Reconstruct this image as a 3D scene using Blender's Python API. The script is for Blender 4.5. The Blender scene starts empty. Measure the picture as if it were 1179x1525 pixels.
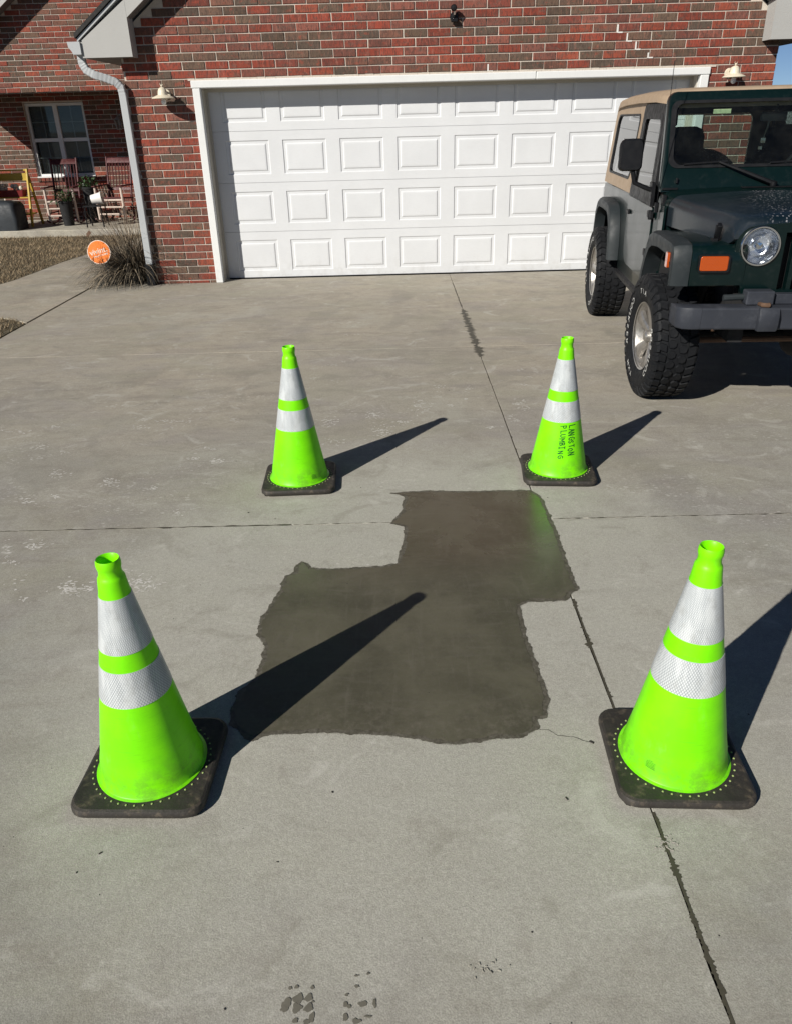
import bpy, bmesh, math, random
from mathutils import Vector, Matrix, noise as mnoise
R = math.radians
S = bpy.context.scene
COL = S.collection
random.seed(7)

# ------------------------------------------------------------------ camera
CAM = Vector((-0.6188, -9.5636, 1.6544))
PITCH, YAW, ROLL = 0.4728, -0.0076, -0.0267
fw = Vector((math.sin(YAW)*math.cos(PITCH), math.cos(YAW)*math.cos(PITCH), -math.sin(PITCH)))
rt = Vector((math.cos(YAW), -math.sin(YAW), 0)); up = rt.cross(fw)
rt, up = rt*math.cos(ROLL)+up*math.sin(ROLL), up*math.cos(ROLL)-rt*math.sin(ROLL)
cd = bpy.data.cameras.new('camera'); cam = bpy.data.objects.new('camera', cd); COL.objects.link(cam)
cam.matrix_world = Matrix(((rt.x, up.x, -fw.x, CAM.x), (rt.y, up.y, -fw.y, CAM.y), (rt.z, up.z, -fw.z, CAM.z), (0, 0, 0, 1)))
cd.sensor_fit = 'HORIZONTAL'; cd.sensor_width = 36; cd.lens = 36*1136.78/1179
cd.clip_start = .05; cd.clip_end = 3000
S.camera = cam

# ------------------------------------------------------------------ light
SUN_EL, SUN_AZ = R(31.0), R(42.2)          # azimuth: shadows fall towards (sin az, cos az)
w = bpy.data.worlds.new('World'); S.world = w; w.use_nodes = True
nt = w.node_tree; bg = nt.nodes['Background']
sky = nt.nodes.new('ShaderNodeTexSky'); sky.sky_type = 'NISHITA'; sky.sun_disc = False
sky.sun_elevation = SUN_EL; sky.sun_rotation = R(180)+SUN_AZ
sky.air_density = .62; sky.dust_density = 0.; sky.ozone_density = 3.0; sky.altitude = 3500
nt.links.new(sky.outputs[0], bg.inputs[0]); bg.inputs[1].default_value = .05
ld = bpy.data.lights.new('sun', 'SUN'); ld.energy = 5.0; ld.angle = R(.5); ld.color = (1, .95, .87)
sun = bpy.data.objects.new('sun', ld); COL.objects.link(sun)
sdir = Vector((math.sin(SUN_AZ)*math.cos(SUN_EL), math.cos(SUN_AZ)*math.cos(SUN_EL), -math.sin(SUN_EL)))
sun.rotation_euler = sdir.to_track_quat('-Z', 'Y').to_euler(); sun.location = (-8, -12, 12)
vs = S.view_settings; vs.view_transform = 'Standard'; vs.look = 'None'; vs.exposure = 0.18; vs.gamma = 1
vs.use_curve_mapping = False

# ------------------------------------------------------------------ material helpers
class NM:
    def __init__(s, name):
        s.m = bpy.data.materials.new(name); s.m.use_nodes = True
        s.t = s.m.node_tree; s.b = s.t.nodes['Principled BSDF']; s.out = s.t.nodes['Material Output']
        s._c = None
    def n(s, typ, **kw):
        nd = s.t.nodes.new(typ)
        for k, v in kw.items():
            if hasattr(nd, k): setattr(nd, k, v)
        return nd
    def l(s, a, b): s.t.links.new(a, b)
    def pos(s):
        if s._c is None: s._c = s.n('ShaderNodeNewGeometry').outputs['Position']
        return s._c
    def objc(s): return s.n('ShaderNodeTexCoord').outputs['Object']
    def sc(s, v, scale, loc=(0, 0, 0), rot=(0, 0, 0)):
        mp = s.n('ShaderNodeMapping'); s.l(v, mp.inputs[0]); mp.inputs['Scale'].default_value = scale
        mp.inputs['Location'].default_value = loc; mp.inputs['Rotation'].default_value = rot
        return mp.outputs[0]
    def noise(s, v, scale, detail=4, rough=.55, dist=0):
        nd = s.n('ShaderNodeTexNoise'); s.l(v, nd.inputs['Vector']); nd.inputs['Scale'].default_value = scale
        nd.inputs['Detail'].default_value = detail; nd.inputs['Roughness'].default_value = rough
        nd.inputs['Distortion'].default_value = dist
        return nd.outputs[0]
    def vor(s, v, scale, feat='F1', out=0):
        nd = s.n('ShaderNodeTexVoronoi'); nd.feature = feat; s.l(v, nd.inputs['Vector']); nd.inputs['Scale'].default_value = scale
        return nd.outputs[out]
    def ramp(s, v, a, b, ca=0., cb=1.):
        nd = s.n('ShaderNodeMapRange'); nd.clamp = True; s.l(v, nd.inputs[0])
        nd.inputs[1].default_value = a; nd.inputs[2].default_value = b; nd.inputs[3].default_value = ca; nd.inputs[4].default_value = cb
        nd.interpolation_type = 'SMOOTHSTEP' if a < b else 'LINEAR'
        return nd.outputs[0]
    def math(s, op, a, b=None, c=None):
        nd = s.n('ShaderNodeMath'); nd.operation = op
        for i, x in enumerate((a, b, c)):
            if x is None: continue
            if isinstance(x, (int, float)): nd.inputs[i].default_value = x
            else: s.l(x, nd.inputs[i])
        return nd.outputs[0]
    def mix(s, f, a, b, mode='MIX'):
        nd = s.n('ShaderNodeMix'); nd.data_type = 'RGBA'; nd.blend_type = mode
        for i, x in ((0, f), (6, a), (7, b)):
            if isinstance(x, (int, float)): nd.inputs[i].default_value = x
            elif isinstance(x, (tuple, list)): nd.inputs[i].default_value = (*x[:3], 1)
            else: s.l(x, nd.inputs[i])
        return nd.outputs[2]
    def sep(s, v):
        nd = s.n('ShaderNodeSeparateXYZ'); s.l(v, nd.inputs[0]); return nd.outputs
    def bump(s, h, strength, dist=.01):
        nd = s.n('ShaderNodeBump'); s.l(h, nd.inputs['Height']); nd.inputs['Strength'].default_value = strength
        nd.inputs['Distance'].default_value = dist
        s.l(nd.outputs[0], s.b.inputs['Normal']); return nd
    def base(s, c):
        if isinstance(c, tuple): s.b.inputs['Base Color'].default_value = (*c[:3], 1)
        else: s.l(c, s.b.inputs['Base Color'])
    def set(s, **kw):
        for k, v in kw.items():
            k = k.replace('_', ' ').title().replace('Ior', 'IOR')
            if isinstance(v, (int, float)): s.b.inputs[k].default_value = v
            elif isinstance(v, tuple): s.b.inputs[k].default_value = v
            else: s.l(v, s.b.inputs[k])

def simple(name, col, rough=.5, metallic=0., var=.12, vscale=9, bump=0., bscale=60, coat=0., spec=.5, dirt=None):
    m = NM(name); c = m.objc()
    n1 = m.noise(c, vscale, 5)
    dark = tuple(x*(1-var*2) for x in col); light = tuple(min(1, x*(1+var)) for x in col)
    cc = m.mix(n1, dark, light)
    if dirt: cc = m.mix(m.ramp(m.noise(c, vscale*1.7, 7, .65), .5, .75, 0, .6), cc, dirt)
    m.base(cc)
    m.set(metallic=metallic); m.b.inputs['Specular IOR Level'].default_value = spec
    m.set(roughness=m.ramp(m.noise(c, vscale*3, 4), .3, .7, max(.02, rough-.08), min(1, rough+.08)))
    if bump: m.bump(m.noise(c, bscale, 4), bump, .004)
    if coat: m.b.inputs['Coat Weight'].default_value = coat; m.b.inputs['Coat Roughness'].default_value = .06
    return m.m

# ------------------------------------------------------------------ concrete
def concrete(name, tint=(1, 1, 1), walk=False):
    m = NM(name); p = m.pos(); x, y, z = m.sep(p)
    big = m.noise(p, .55, 5, .6, .6); mid = m.noise(p, 2.3, 6, .62, .4); fine = m.noise(p, 55, 5, .7)
    grain = m.noise(p, 260, 2, .6)
    streak = m.noise(m.sc(p, (1, 5, 1), rot=(0, 0, R(8))), 1.3, 6, .65, 1.2)
    cool = (.395*tint[0], .395*tint[1], .35*tint[2]); warm = (.515*tint[0], .462*tint[1], .365*tint[2]); pale = (.56*tint[0], .555*tint[1], .485*tint[2]); dark = (.26, .228, .19)
    # washed, paler slab surface round the repair
    far = m.ramp(y, -7.2, -3.0)
    c = m.mix(m.math('ADD', m.math('MULTIPLY', far, .75), m.math('MULTIPLY', m.ramp(big, .35, .65), .3)), cool, warm)
    wx = m.math('ABSOLUTE', m.math('ADD', x, .55)); wy = m.math('ABSOLUTE', m.math('ADD', y, 7.15))
    dd = m.math('SQRT', m.math('ADD', m.math('POWER', m.math('MULTIPLY', wx, .85), 2.), m.math('POWER', m.math('MULTIPLY', wy, .72), 2.)))
    wash = m.math('MULTIPLY', m.ramp(m.math('ADD', dd, m.math('MULTIPLY', mid, .9)), 1.75, 1.35), 1.)
    c = m.mix(m.ramp(m.noise(p, 2.0, 10, .72, .5), .47, .70, 0, .50), c, dark, 'MIX')
    c = m.mix(m.ramp(streak, .50, .70, 0, .45), c, dark)
    st2 = m.noise(m.sc(p, (1.2, 6, 1), (5, 2, 0), (0, 0, R(-9))), 2.6, 10, .78, 1.1)
    c = m.mix(m.math('MULTIPLY', m.ramp(st2, .52, .7, 0, .55), m.ramp(y, -6.8, -5.)), c, (.45, .41, .35))
    c = m.mix(m.ramp(m.noise(p, 11, 8, .8, .2), .47, .68, 0, .42), c, dark)
    c = m.mix(m.ramp(m.noise(p, 100, 4, .8), .40, .62, .16, 0), c, (.13, .12, .105))
    c = m.mix(m.ramp(m.noise(m.sc(p, (1, 1, 1), (7, 5, 0)), 120, 4, .8), .52, .68, 0, .2), c, (.56, .55, .50))
    c = m.mix(m.math('MULTIPLY', m.ramp(m.noise(m.sc(p, (1, 1, 1), (9, 1, 0)), .8, 3, .5), .55, .7, 0, .3), m.ramp(y, -8., -9.)), c, (.28, .25, .29))
    c = m.mix(m.ramp(m.noise(p, 1.15, 4, .5, 1.), .55, .72, 0, .35), c, pale)
    blot = m.noise(m.sc(p, (1, 1, 1), (3, 7, 1)), .9, 3, .5, 2.)
    c = m.mix(m.ramp(blot, .55, .63, 0, .22), c, (.19, .185, .165))
    hue = m.noise(m.sc(p, (1, 1.8, 1), (2, 9, 0)), 1.4, 6, .65, .8); hue2 = m.noise(m.sc(p, (1, 1.8, 1), (8, 1, 0)), 1.1, 6, .65, .8)
    c = m.mix(m.ramp(hue, .46, .66, 0, .32), c, (.31, .285, .29)); c = m.mix(m.ramp(hue2, .46, .66, 0, .4), c, (.37, .36, .27))
    if not walk: c = m.mix(m.math('MULTIPLY', wash, .7), c, pale)
    c = m.mix(m.ramp(m.noise(p, 9, 8, .75, .4), .5, .7, 0, .25), c, dark)
    c = m.mix(m.ramp(m.noise(p, 85, 4, .8), .40, .60, .16, 0), c, (.13, .12, .105))
    c = m.mix(m.ramp(m.noise(m.sc(p, (1, 1, 1), (17, 5, 0)), 95, 4, .8), .52, .66, 0, .18), c, (.62, .61, .56))
    c = m.mix(m.ramp(fine, .25, .8, .2, 0), c, (.12, .11, .095))
    c = m.mix(m.ramp(fine, .55, .85, 0, .35), c, (.46, .45, .41))
    c = m.mix(m.ramp(grain, .36, .64, .34, 0), c, (.13, .12, .105))
    c = m.mix(m.ramp(m.noise(m.sc(p, (1, 1.3, 1), (13, 4, 0)), 2.6, 9, .72, 1.3), .53, .66, 0, .42), c, (.235, .222, .185)); c = m.mix(m.ramp(m.noise(m.sc(p, (1, 1.3, 1), (3, 14, 0)), 3.4, 9, .72, 1.3), .55, .68, 0, .35), c, (.56, .55, .50))
    # pale scuffed tyre and boot marks, in clusters
    cl = m.ramp(m.noise(m.sc(p, (1, 1.4, 1), (11, 3, 0)), 1.9, 3, .6, .5), .50, .62)
    sp = m.ramp(m.vor(m.sc(p, (1, 1.9, 1)), 30), .36, .2)
    sp = m.math('MULTIPLY', sp, m.ramp(m.noise(p, 30, 4, .7), .44, .6))
    band = m.math('MULTIPLY', m.ramp(y, -7.7, -6.7), m.ramp(y, -3.4, -4.3))
    c = m.mix(m.math('MULTIPLY', m.math('MULTIPLY', sp, cl), m.math('MULTIPLY', band, .35)), c, (.72, .70, .66))
    scr = m.ramp(m.noise(m.sc(p, (1, 14, 1), rot=(0, 0, R(-20))), 3.5, 5, .6, .4), .68, .78, 0, .5)
    c = m.mix(m.math('MULTIPLY', scr, m.ramp(y, -5.4, -3.)), c, (.5, .46, .41))
    # small dark specks and pits
    pit = m.ramp(m.vor(p, 26), .07, .035); pm = m.ramp(m.noise(p, 5, 3), .58, .66)
    c = m.mix(m.math('MULTIPLY', pit, pm), c, (.03, .028, .024))
    m.base(c); m.b.inputs['Specular IOR Level'].default_value = .3
    m.set(roughness=m.ramp(mid, .3, .7, .72, .92))
    h = m.math('ADD', m.math('MULTIPLY', fine, .7), m.math('MULTIPLY', grain, .5))
    h = m.math('ADD', h, m.math('MULTIPLY', mid, 1.0))
    h = m.math('SUBTRACT', h, m.math('MULTIPLY', m.math('MULTIPLY', pit, pm), 1.5))
    m.bump(h, .38, .004)
    return m.m
M = {}
M['concrete'] = concrete('driveway concrete')
M['walk'] = concrete('walk concrete', (1.03, 1.02, 1.0), True)
M['porch_slab'] = concrete('porch concrete', (1.25, 1.28, 1.3), True)

def wet_mat():
    m = NM('wet concrete'); p = m.pos(); x, y, z = m.sep(p)
    a = m.noise(p, 3.2, 6, .6, .5); f = m.noise(p, 60, 5, .7)
    tr = m.noise(m.sc(p, (2, 9, 1), rot=(0, 0, R(75))), 2.4, 5, .6, 1.)
    c = m.mix(m.ramp(a, .3, .7), (.064, .060, .040), (.106, .099, .068))
    c = m.mix(m.math('MULTIPLY', m.ramp(y, -7.0, -6.6), m.ramp(m.noise(p, 1.7, 3), .4, .65, 0, .3)), c, (.092, .075, .058))
    c = m.mix(m.math('MULTIPLY', m.ramp(m.math('ADD', y, m.math('MULTIPLY', a, .2)), -7.52, -7.66), m.ramp(m.noise(p, 24, 6, .75), .45, .7, 0, .6)), c, (.15, .135, .105))
    c = m.mix(m.ramp(tr, .5, .75, 0, .45), c, (.115, .106, .082))
    tv = m.noise(m.sc(p, (11, 1.4, 1), (3, 1, 0), (0, 0, R(8))), 3.2, 7, .7, .5); c = m.mix(m.ramp(tv, .52, .7, 0, .4), c, (.125, .115, .09)); c = m.mix(m.ramp(m.noise(p, 14, 7, .75), .5, .72, 0, .4), c, (.048, .044, .033))
    c = m.mix(m.ramp(f, .45, .8, 0, .3), c, (.13, .12, .10))
    m.base(c)
    edge = m.ramp(m.math('ADD', y, m.math('MULTIPLY', a, .5)), -6.9, -6.45, 0, 1)
    rr = m.mix(edge, (.52, .52, .52), (.27, .27, .27))
    m.set(roughness=m.math('ADD', m.sep(rr)[0], m.math('MULTIPLY', m.math('SUBTRACT', a, .5), .3)))
    m.b.inputs['Specular IOR Level'].default_value = .5
    h = m.math('ADD', m.math('MULTIPLY', tr, 1.), m.math('MULTIPLY', f, .25))
    m.bump(h, .22, .004)
    return m.m
M['wet'] = wet_mat()
def damp_mat():
    m = NM('damp stain'); p = m.pos(); f = m.noise(p, 70, 5, .7)
    m.base(m.mix(f, (.045, .040, .027), (.085, .077, .056))); m.set(roughness=.62); m.bump(f, .3, .003); return m.m
M['damp'] = damp_mat()
def rim_damp():
    m = NM('damp edge'); p = m.pos(); f = m.noise(p, 45, 6, .7)
    m.base(m.mix(m.ramp(f, .35, .7), (.065, .059, .043), (.135, .125, .10))); m.set(roughness=.6); m.bump(f, .4, .004); return m.m
M['wet_edge'] = rim_damp()
M['joint'] = simple('joint grit', (.035, .032, .026), .9, bump=.5, bscale=90)
M['earth'] = simple('bare soil', (.10, .075, .05), .95, var=.3, vscale=14, bump=.7, bscale=60)

# ------------------------------------------------------------------ brick
def brick_mat():
    m = NM('fired brick'); at = m.n('ShaderNodeAttribute', attribute_name='tone'); tone = at.outputs['Color']
    p = m.pos()
    st = m.noise(m.sc(p, (1, 1, .28), rot=(0, R(14), 0)), 75, 4, .7, .6)
    f = m.noise(p, 190, 3, .7); b = m.noise(p, 16, 4, .6)
    st2 = m.noise(m.sc(p, (1, 1, .22), (3, 0, 7), (0, R(12), 0)), 44, 5, .75, .8)
    c = m.mix(m.ramp(m.noise(m.sc(p, (1, 1, 2.2)), 9, 4, .65), .50, .64, 0, .55), tone, (.115, .082, .066))
    c = m.mix(m.ramp(m.noise(m.sc(p, (1, 1, 2.2), (4, 4, 4)), 10, 4, .65), .56, .68, 0, .5), c, (.30, .06, .036))
    c = m.mix(m.ramp(st, .46, .60, 0, .6), c, (.055, .036, .030))
    c = m.mix(m.ramp(st2, .54, .66, 0, .45), c, (.36, .15, .11))
    c = m.mix(m.ramp(f, .58, .8, 0, .3), c, (.42, .26, .19))
    m.base(c); m.set(roughness=.88); m.b.inputs['Specular IOR Level'].default_value = .25
    m.bump(m.math('ADD', st, m.math('MULTIPLY', f, .4)), .6, .004); return m.m
M['brick'] = brick_mat()
def mortar():
    m = NM('mortar'); p = m.pos(); f = m.noise(p, 60, 5, .7)
    m.base(m.mix(f, (.42, .37, .31), (.66, .60, .52))); m.set(roughness=.95); m.bump(f, .7, .005); return m.m
M['mortar'] = mortar()
M['caulk'] = simple('white caulk', (.72, .70, .66), .6, var=.05)

# paints
def painted(name, col, rough=.45, grain=True, dirt=.3, dcol=(.3, .28, .24), axis=0):
    m = NM(name); p = m.pos(); x, y, z = m.sep(p)
    s = (1.2, 1, 16) if axis == 0 else (16, 1, 1.2)
    g = m.noise(m.sc(p, s), 12, 5, .6, .4); b = m.noise(p, 2.2, 5, .6)
    c = m.mix(m.ramp(b, .3, .7), tuple(v*.94 for v in col), col)
    c = m.mix(m.ramp(g, .5, .85, 0, dirt*.5), c, dcol)
    low = m.math('MULTIPLY', m.ramp(z, .3, 0), m.ramp(m.noise(p, 9, 5, .7), .4, .75))
    c = m.mix(m.math('MULTIPLY', low, dirt), c, dcol)
    m.base(c); m.set(roughness=rough)
    if grain: m.bump(g, .28, .003)
    return m.m
M['door_white'] = painted('door paint', (.66, .675, .69), .42)
M['trim_white'] = painted('trim paint', (.72, .73, .72), .5, dirt=.5, axis=2)
M['jamb'] = painted('jamb paint', (.50, .47, .41), .6, dirt=.8, dcol=(.2, .15, .09), axis=2)
M['fascia'] = painted('fascia paint', (.40, .40, .385), .65, dirt=.6)
M['downspout'] = painted('downspout paint', (.42, .44, .45), .45, dirt=.4, axis=2)
M['shingle'] = simple('roof shingle', (.035, .034, .033), .95, var=.3, vscale=30, bump=.8, bscale=80)
M['soffit'] = simple('soffit', (.16, .155, .15), .7)
M['black_plastic'] = simple('black plastic', (.007, .0075, .009), .5, var=.2, bump=.15, bscale=140, spec=.3)
M['flare'] = simple('faded black plastic', (.021, .027, .030), .55, var=.18, vscale=5, bump=.12, bscale=160, dirt=(.05, .055, .06), spec=.3)
M['bumper'] = simple('weathered bumper paint', (.032, .036, .046), .55, var=.18, vscale=6, bump=.15, bscale=150, dirt=(.07, .075, .088), spec=.3)
M['rubber'] = simple('tyre rubber', (.0085, .0095, .0115), .68, var=.25, vscale=12, bump=.35, bscale=110, dirt=(.020, .020, .021), spec=.22)
M['tyre_letter'] = simple('raised white letters', (.55, .55, .53), .6, var=.2, vscale=50)
M['alloy'] = simple('brushed alloy', (.50, .48, .45), .36, .85, var=.1, vscale=20, bump=.12, bscale=90, dirt=(.20, .17, .14))
M['chrome'] = simple('chrome', (.75, .76, .77), .10, 1., var=.03)
M['rust'] = None
def bowl():
    m = NM('faceted lamp bowl'); c = m.objc(); v = m.vor(c, 20, 'F1', 1)
    m.base(m.mix(m.sep(v)[0], (.55, .60, .68), (.95, .95, .95))); m.set(metallic=.75, roughness=.22)
    m.bump(m.vor(c, 20), .35, .02); return m.m
M['lamp_bowl'] = bowl()
M['rust'] = simple('rusty steel', (.13, .075, .045), .8, .3, var=.3, vscale=20, bump=.4)
M['under'] = simple('underbody', (.010, .010, .011), .85)
def car_paint():
    m = NM('dark green car paint'); c = m.objc(); x, y, z = m.sep(c)
    fl = m.noise(c, 600, 2, .5); b = m.noise(c, 3, 6, .6)
    col = m.mix(m.ramp(fl, .4, .65, 0, .5), (.0012, .0075, .0075), (.0025, .015, .014))
    dust = m.ramp(m.noise(c, 22, 7, .72), .48, .8, 0, .10)
    col = m.mix(dust, col, (.11, .115, .11))
    m.base(col); m.set(metallic=.15); m.set(roughness=m.ramp(b, .3, .7, .28, .34))
    m.b.inputs['Coat Weight'].default_value = .3; m.b.inputs['Specular IOR Level'].default_value = .3
    m.l(m.ramp(m.noise(c, 4, 4, .6), .35, .75, .05, .10), m.b.inputs['Coat Roughness']); return m.m
M['paint'] = car_paint()
def hood_paint():
    m = NM('weathered hood paint'); c = m.objc(); x, y, z = m.sep(c)
    b = m.noise(c, 3, 6, .6)
    sp = m.ramp(m.vor(m.sc(c, (1, .7, .5)), 62), .36, .2)
    cl = m.ramp(m.noise(m.sc(c, (1, 1, 1), (.3, .1, 0)), 3.2, 5, .65), .42, .54)
    zone = m.math('MULTIPLY', m.ramp(x, -.38, -.18), m.ramp(m.noise(c, 34, 3, .7), .42, .52))
    col = m.mix(m.ramp(b, .35, .65), (.002, .008, .012), (.006, .013, .020))
    fade = m.ramp(x, -.30, -.55, 0, .18)
    col = m.mix(fade, col, (.05, .055, .06))
    col = m.mix(m.math('MULTIPLY', m.math('MULTIPLY', sp, cl), zone), col, (.30, .30, .32))
    col = m.mix(m.ramp(m.noise(c, 26, 7, .75), .5, .8, 0, .18), col, (.12, .12, .13))
    m.base(col); m.set(roughness=m.ramp(b, .3, .7, .30, .45)); m.b.inputs['Coat Weight'].default_value = .55
    m.b.inputs['Coat Roughness'].default_value = .14; m.bump(m.noise(c, 30, 6, .7), .08, .002); return m.m
M['hood'] = hood_paint()
M['tan_top'] = simple('tan hardtop', (.36, .27, .185), .62, var=.08, vscale=7, bump=.18, bscale=150, dirt=(.2, .15, .1))
M['seat'] = simple('dark seat cloth', (.006, .007, .010), .95, spec=.15)
def glass_mat(name, tint=(.82, .88, .86), refl=1.0):
    m = NM(name); m.t.nodes.remove(m.b)
    tr = m.n('ShaderNodeBsdfTransparent'); tr.inputs[0].default_value = (*tint, 1)
    gl = m.n('ShaderNodeBsdfGlossy'); gl.inputs['Roughness'].default_value = .01
    fr = m.n('ShaderNodeFresnel'); fr.inputs[0].default_value = 1.45
    d = m.n('ShaderNodeBsdfDiffuse'); d.inputs[0].default_value = (.4, .39, .36, 1)
    dm = m.n('ShaderNodeMixShader'); m.l(m.ramp(m.noise(m.objc(), 9, 7, .7), .3, .8, .002, .015), dm.inputs[0]); m.l(tr.outputs[0], dm.inputs[1]); m.l(d.outputs[0], dm.inputs[2])
    mx = m.n('ShaderNodeMixShader'); m.l(m.math('MULTIPLY', fr.outputs[0], refl), mx.inputs[0]); m.l(dm.outputs[0], mx.inputs[1]); m.l(gl.outputs[0], mx.inputs[2])
    m.l(mx.outputs[0], m.out.inputs[0]); return m.m
M['glass'] = glass_mat('car glass', (.80, .86, .84), .8)
M['side_glass'] = glass_mat('side glass', (.70, .76, .74), 1.6)
M['clear_lens'] = glass_mat('lamp lens', (.93, .95, .97), 1.2)
M['house_glass'] = glass_mat('window glass', (.72, .76, .76), .8)
def amber():
    m = NM('amber lens'); c = m.objc()
    wv = m.n('ShaderNodeTexWave'); m.l(c, wv.inputs[0]); wv.inputs['Scale'].default_value = 70; wv.bands_direction = 'X'
    m.base(m.mix(wv.outputs[1], (.30, .035, .002), (.50, .085, .004))); m.set(roughness=.12); m.b.inputs['Coat Weight'].default_value = 1
    m.bump(wv.outputs[1], .3, .002); return m.m
M['amber'] = amber()

# cone materials
def lime():
    m = NM('lime pvc'); c = m.objc(); x, y, z = m.sep(c)
    b = m.noise(c, 7, 5, .6); sc = m.noise(m.sc(c, (1, 1, 9)), 14, 6, .7, .5)
    col = m.mix(m.ramp(b, .3, .7), (.17, .74, .0), (.23, .88, .0))
    col = m.mix(m.ramp(sc, .55, .80, 0, .5), col, (.10, .42, .01))
    col = m.mix(m.ramp(m.noise(m.sc(c, (1, 1, .35)), 15, 7, .75), .56, .74, 0, .35), col, (.26, .66, .10)); scr = m.noise(m.sc(c, (2, 2, 30)), 5, 5, .7, 1.); col = m.mix(m.math('MULTIPLY', m.ramp(scr, .62, .70, 0, .6), m.ramp(m.noise(c, 11, 3), .5, .65)), col, (.06, .20, .02))
    col = m.mix(m.math('MULTIPLY', m.ramp(z, .16, .03), m.ramp(m.noise(c, 18, 6, .7), .40, .66, 0, .6)), col, (.11, .20, .035))
    m.base(col); m.set(roughness=.42); m.b.inputs['Specular IOR Level'].default_value = .35
    m.bump(sc, .05, .002); return m.m
M['lime'] = lime()
M['lime_dot'] = simple('lime flange dots', (.36, .45, .17), .6)
def tape():
    m = NM('reflective tape'); c = m.objc(); x, y, z = m.sep(c)
    ang = m.math('ARCTAN2', y, x)
    u = m.math('MULTIPLY', ang, 11.); v = m.math('MULTIPLY', z, 120.)
    d1 = m.math('PINGPONG', m.math('ADD', u, m.math('MULTIPLY', v, 1.)), 1.)
    d2 = m.math('PINGPONG', m.math('SUBTRACT', m.math('MULTIPLY', ang, 24.), m.math('MULTIPLY', z, 170.)), 1.)
    d3 = m.math('PINGPONG', m.math('ADD', m.math('MULTIPLY', ang, 24.), m.math('MULTIPLY', z, 170.)), 1.)
    g = m.math('MINIMUM', d2, d3)
    strk = m.noise(m.sc(c, (14, 14, 1.2)), 2.2, 4, .6)
    soil = m.noise(c, 22, 6, .7)
    col = m.mix(m.ramp(g, .05, .3), (.16, .19, .21), (.56, .59, .60))
    col = m.mix(m.ramp(strk, .45, .65, 0, .45), col, (.66, .69, .69))
    col = m.mix(m.ramp(soil, .48, .7, 0, .55), col, (.33, .34, .33))
    m.base(col); m.set(roughness=.32); m.b.inputs['Specular IOR Level'].default_value = .6
    m.bump(m.ramp(g, .1, .35), .12, .001); return m.m
M['tape'] = tape()
M['cone_base'] = simple('dirty black rubber', (.034, .030, .026), .62, var=.3, vscale=16, bump=.3, bscale=120, dirt=(.17, .135, .095))
M['marker'] = simple('black marker ink', (.004, .10, .012), .5)
M['print'] = simple('printed ink', (.03, .19, .01), .5)
M['orange_sign'] = simple('orange sign', (.86, .20, .012), .45, var=.04)
M['sign_white'] = simple('sign print', (.80, .66, .55), .5, var=.03)
M['stake'] = simple('grey stake', (.3, .3, .29), .6)
M['lamp_cream'] = simple('cream enamel', (.70, .64, .50), .5, var=.1, vscale=30, dirt=(.35, .3, .22))
M['bulb'] = simple('bulb glass', (.85, .85, .82), .15, var=.02)
def blade_mat(name, a, b):
    m = NM(name); at = m.n('ShaderNodeAttribute', attribute_name='tone')
    s0 = m.sep(at.outputs['Color'])[0]
    m.base(m.mix(s0, a, b)); m.set(roughness=.8); return m.m
M['lawn'] = blade_mat('dormant lawn', (.065, .052, .022), (.38, .285, .175))
M['plume'] = blade_mat('ornamental grass', (.006, .007, .004), (.46, .37, .26))
M['lawn_soil'] = simple('lawn soil', (.12, .10, .062), .95, var=.35, vscale=20, bump=.8, bscale=70)
M['rocker'] = simple('worn red rocker paint', (.075, .010, .012), .6, var=.25, vscale=12, dirt=(.18, .07, .06))
M['rocker_front'] = simple('worn pale rocker wood', (.60, .50, .43), .7, var=.15, vscale=18, dirt=(.28, .14, .11))
M['leaf'] = simple('house plant leaf', (.03, .075, .02), .5, var=.4, vscale=25)
M['white_pot'] = simple('white pot', (.78, .76, .72), .5, var=.04)
M['yellow'] = simple('yellow cart paint', (.55, .38, .04), .55, var=.2, dirt=(.4, .3, .1))
M['red_bin'] = simple('red bin', (.20, .02, .018), .5)
M['gourd'] = simple('white gourd', (.66, .60, .48), .6, var=.2, vscale=16)
M['cover'] = simple('dark grill cover', (.02, .026, .032), .6, var=.3, vscale=7, bump=.4, bscale=18)
M['blind'] = simple('white blinds', (.42, .42, .40), .6)
M['dark_room'] = simple('dark room', (.03, .03, .03), .9)

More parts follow.
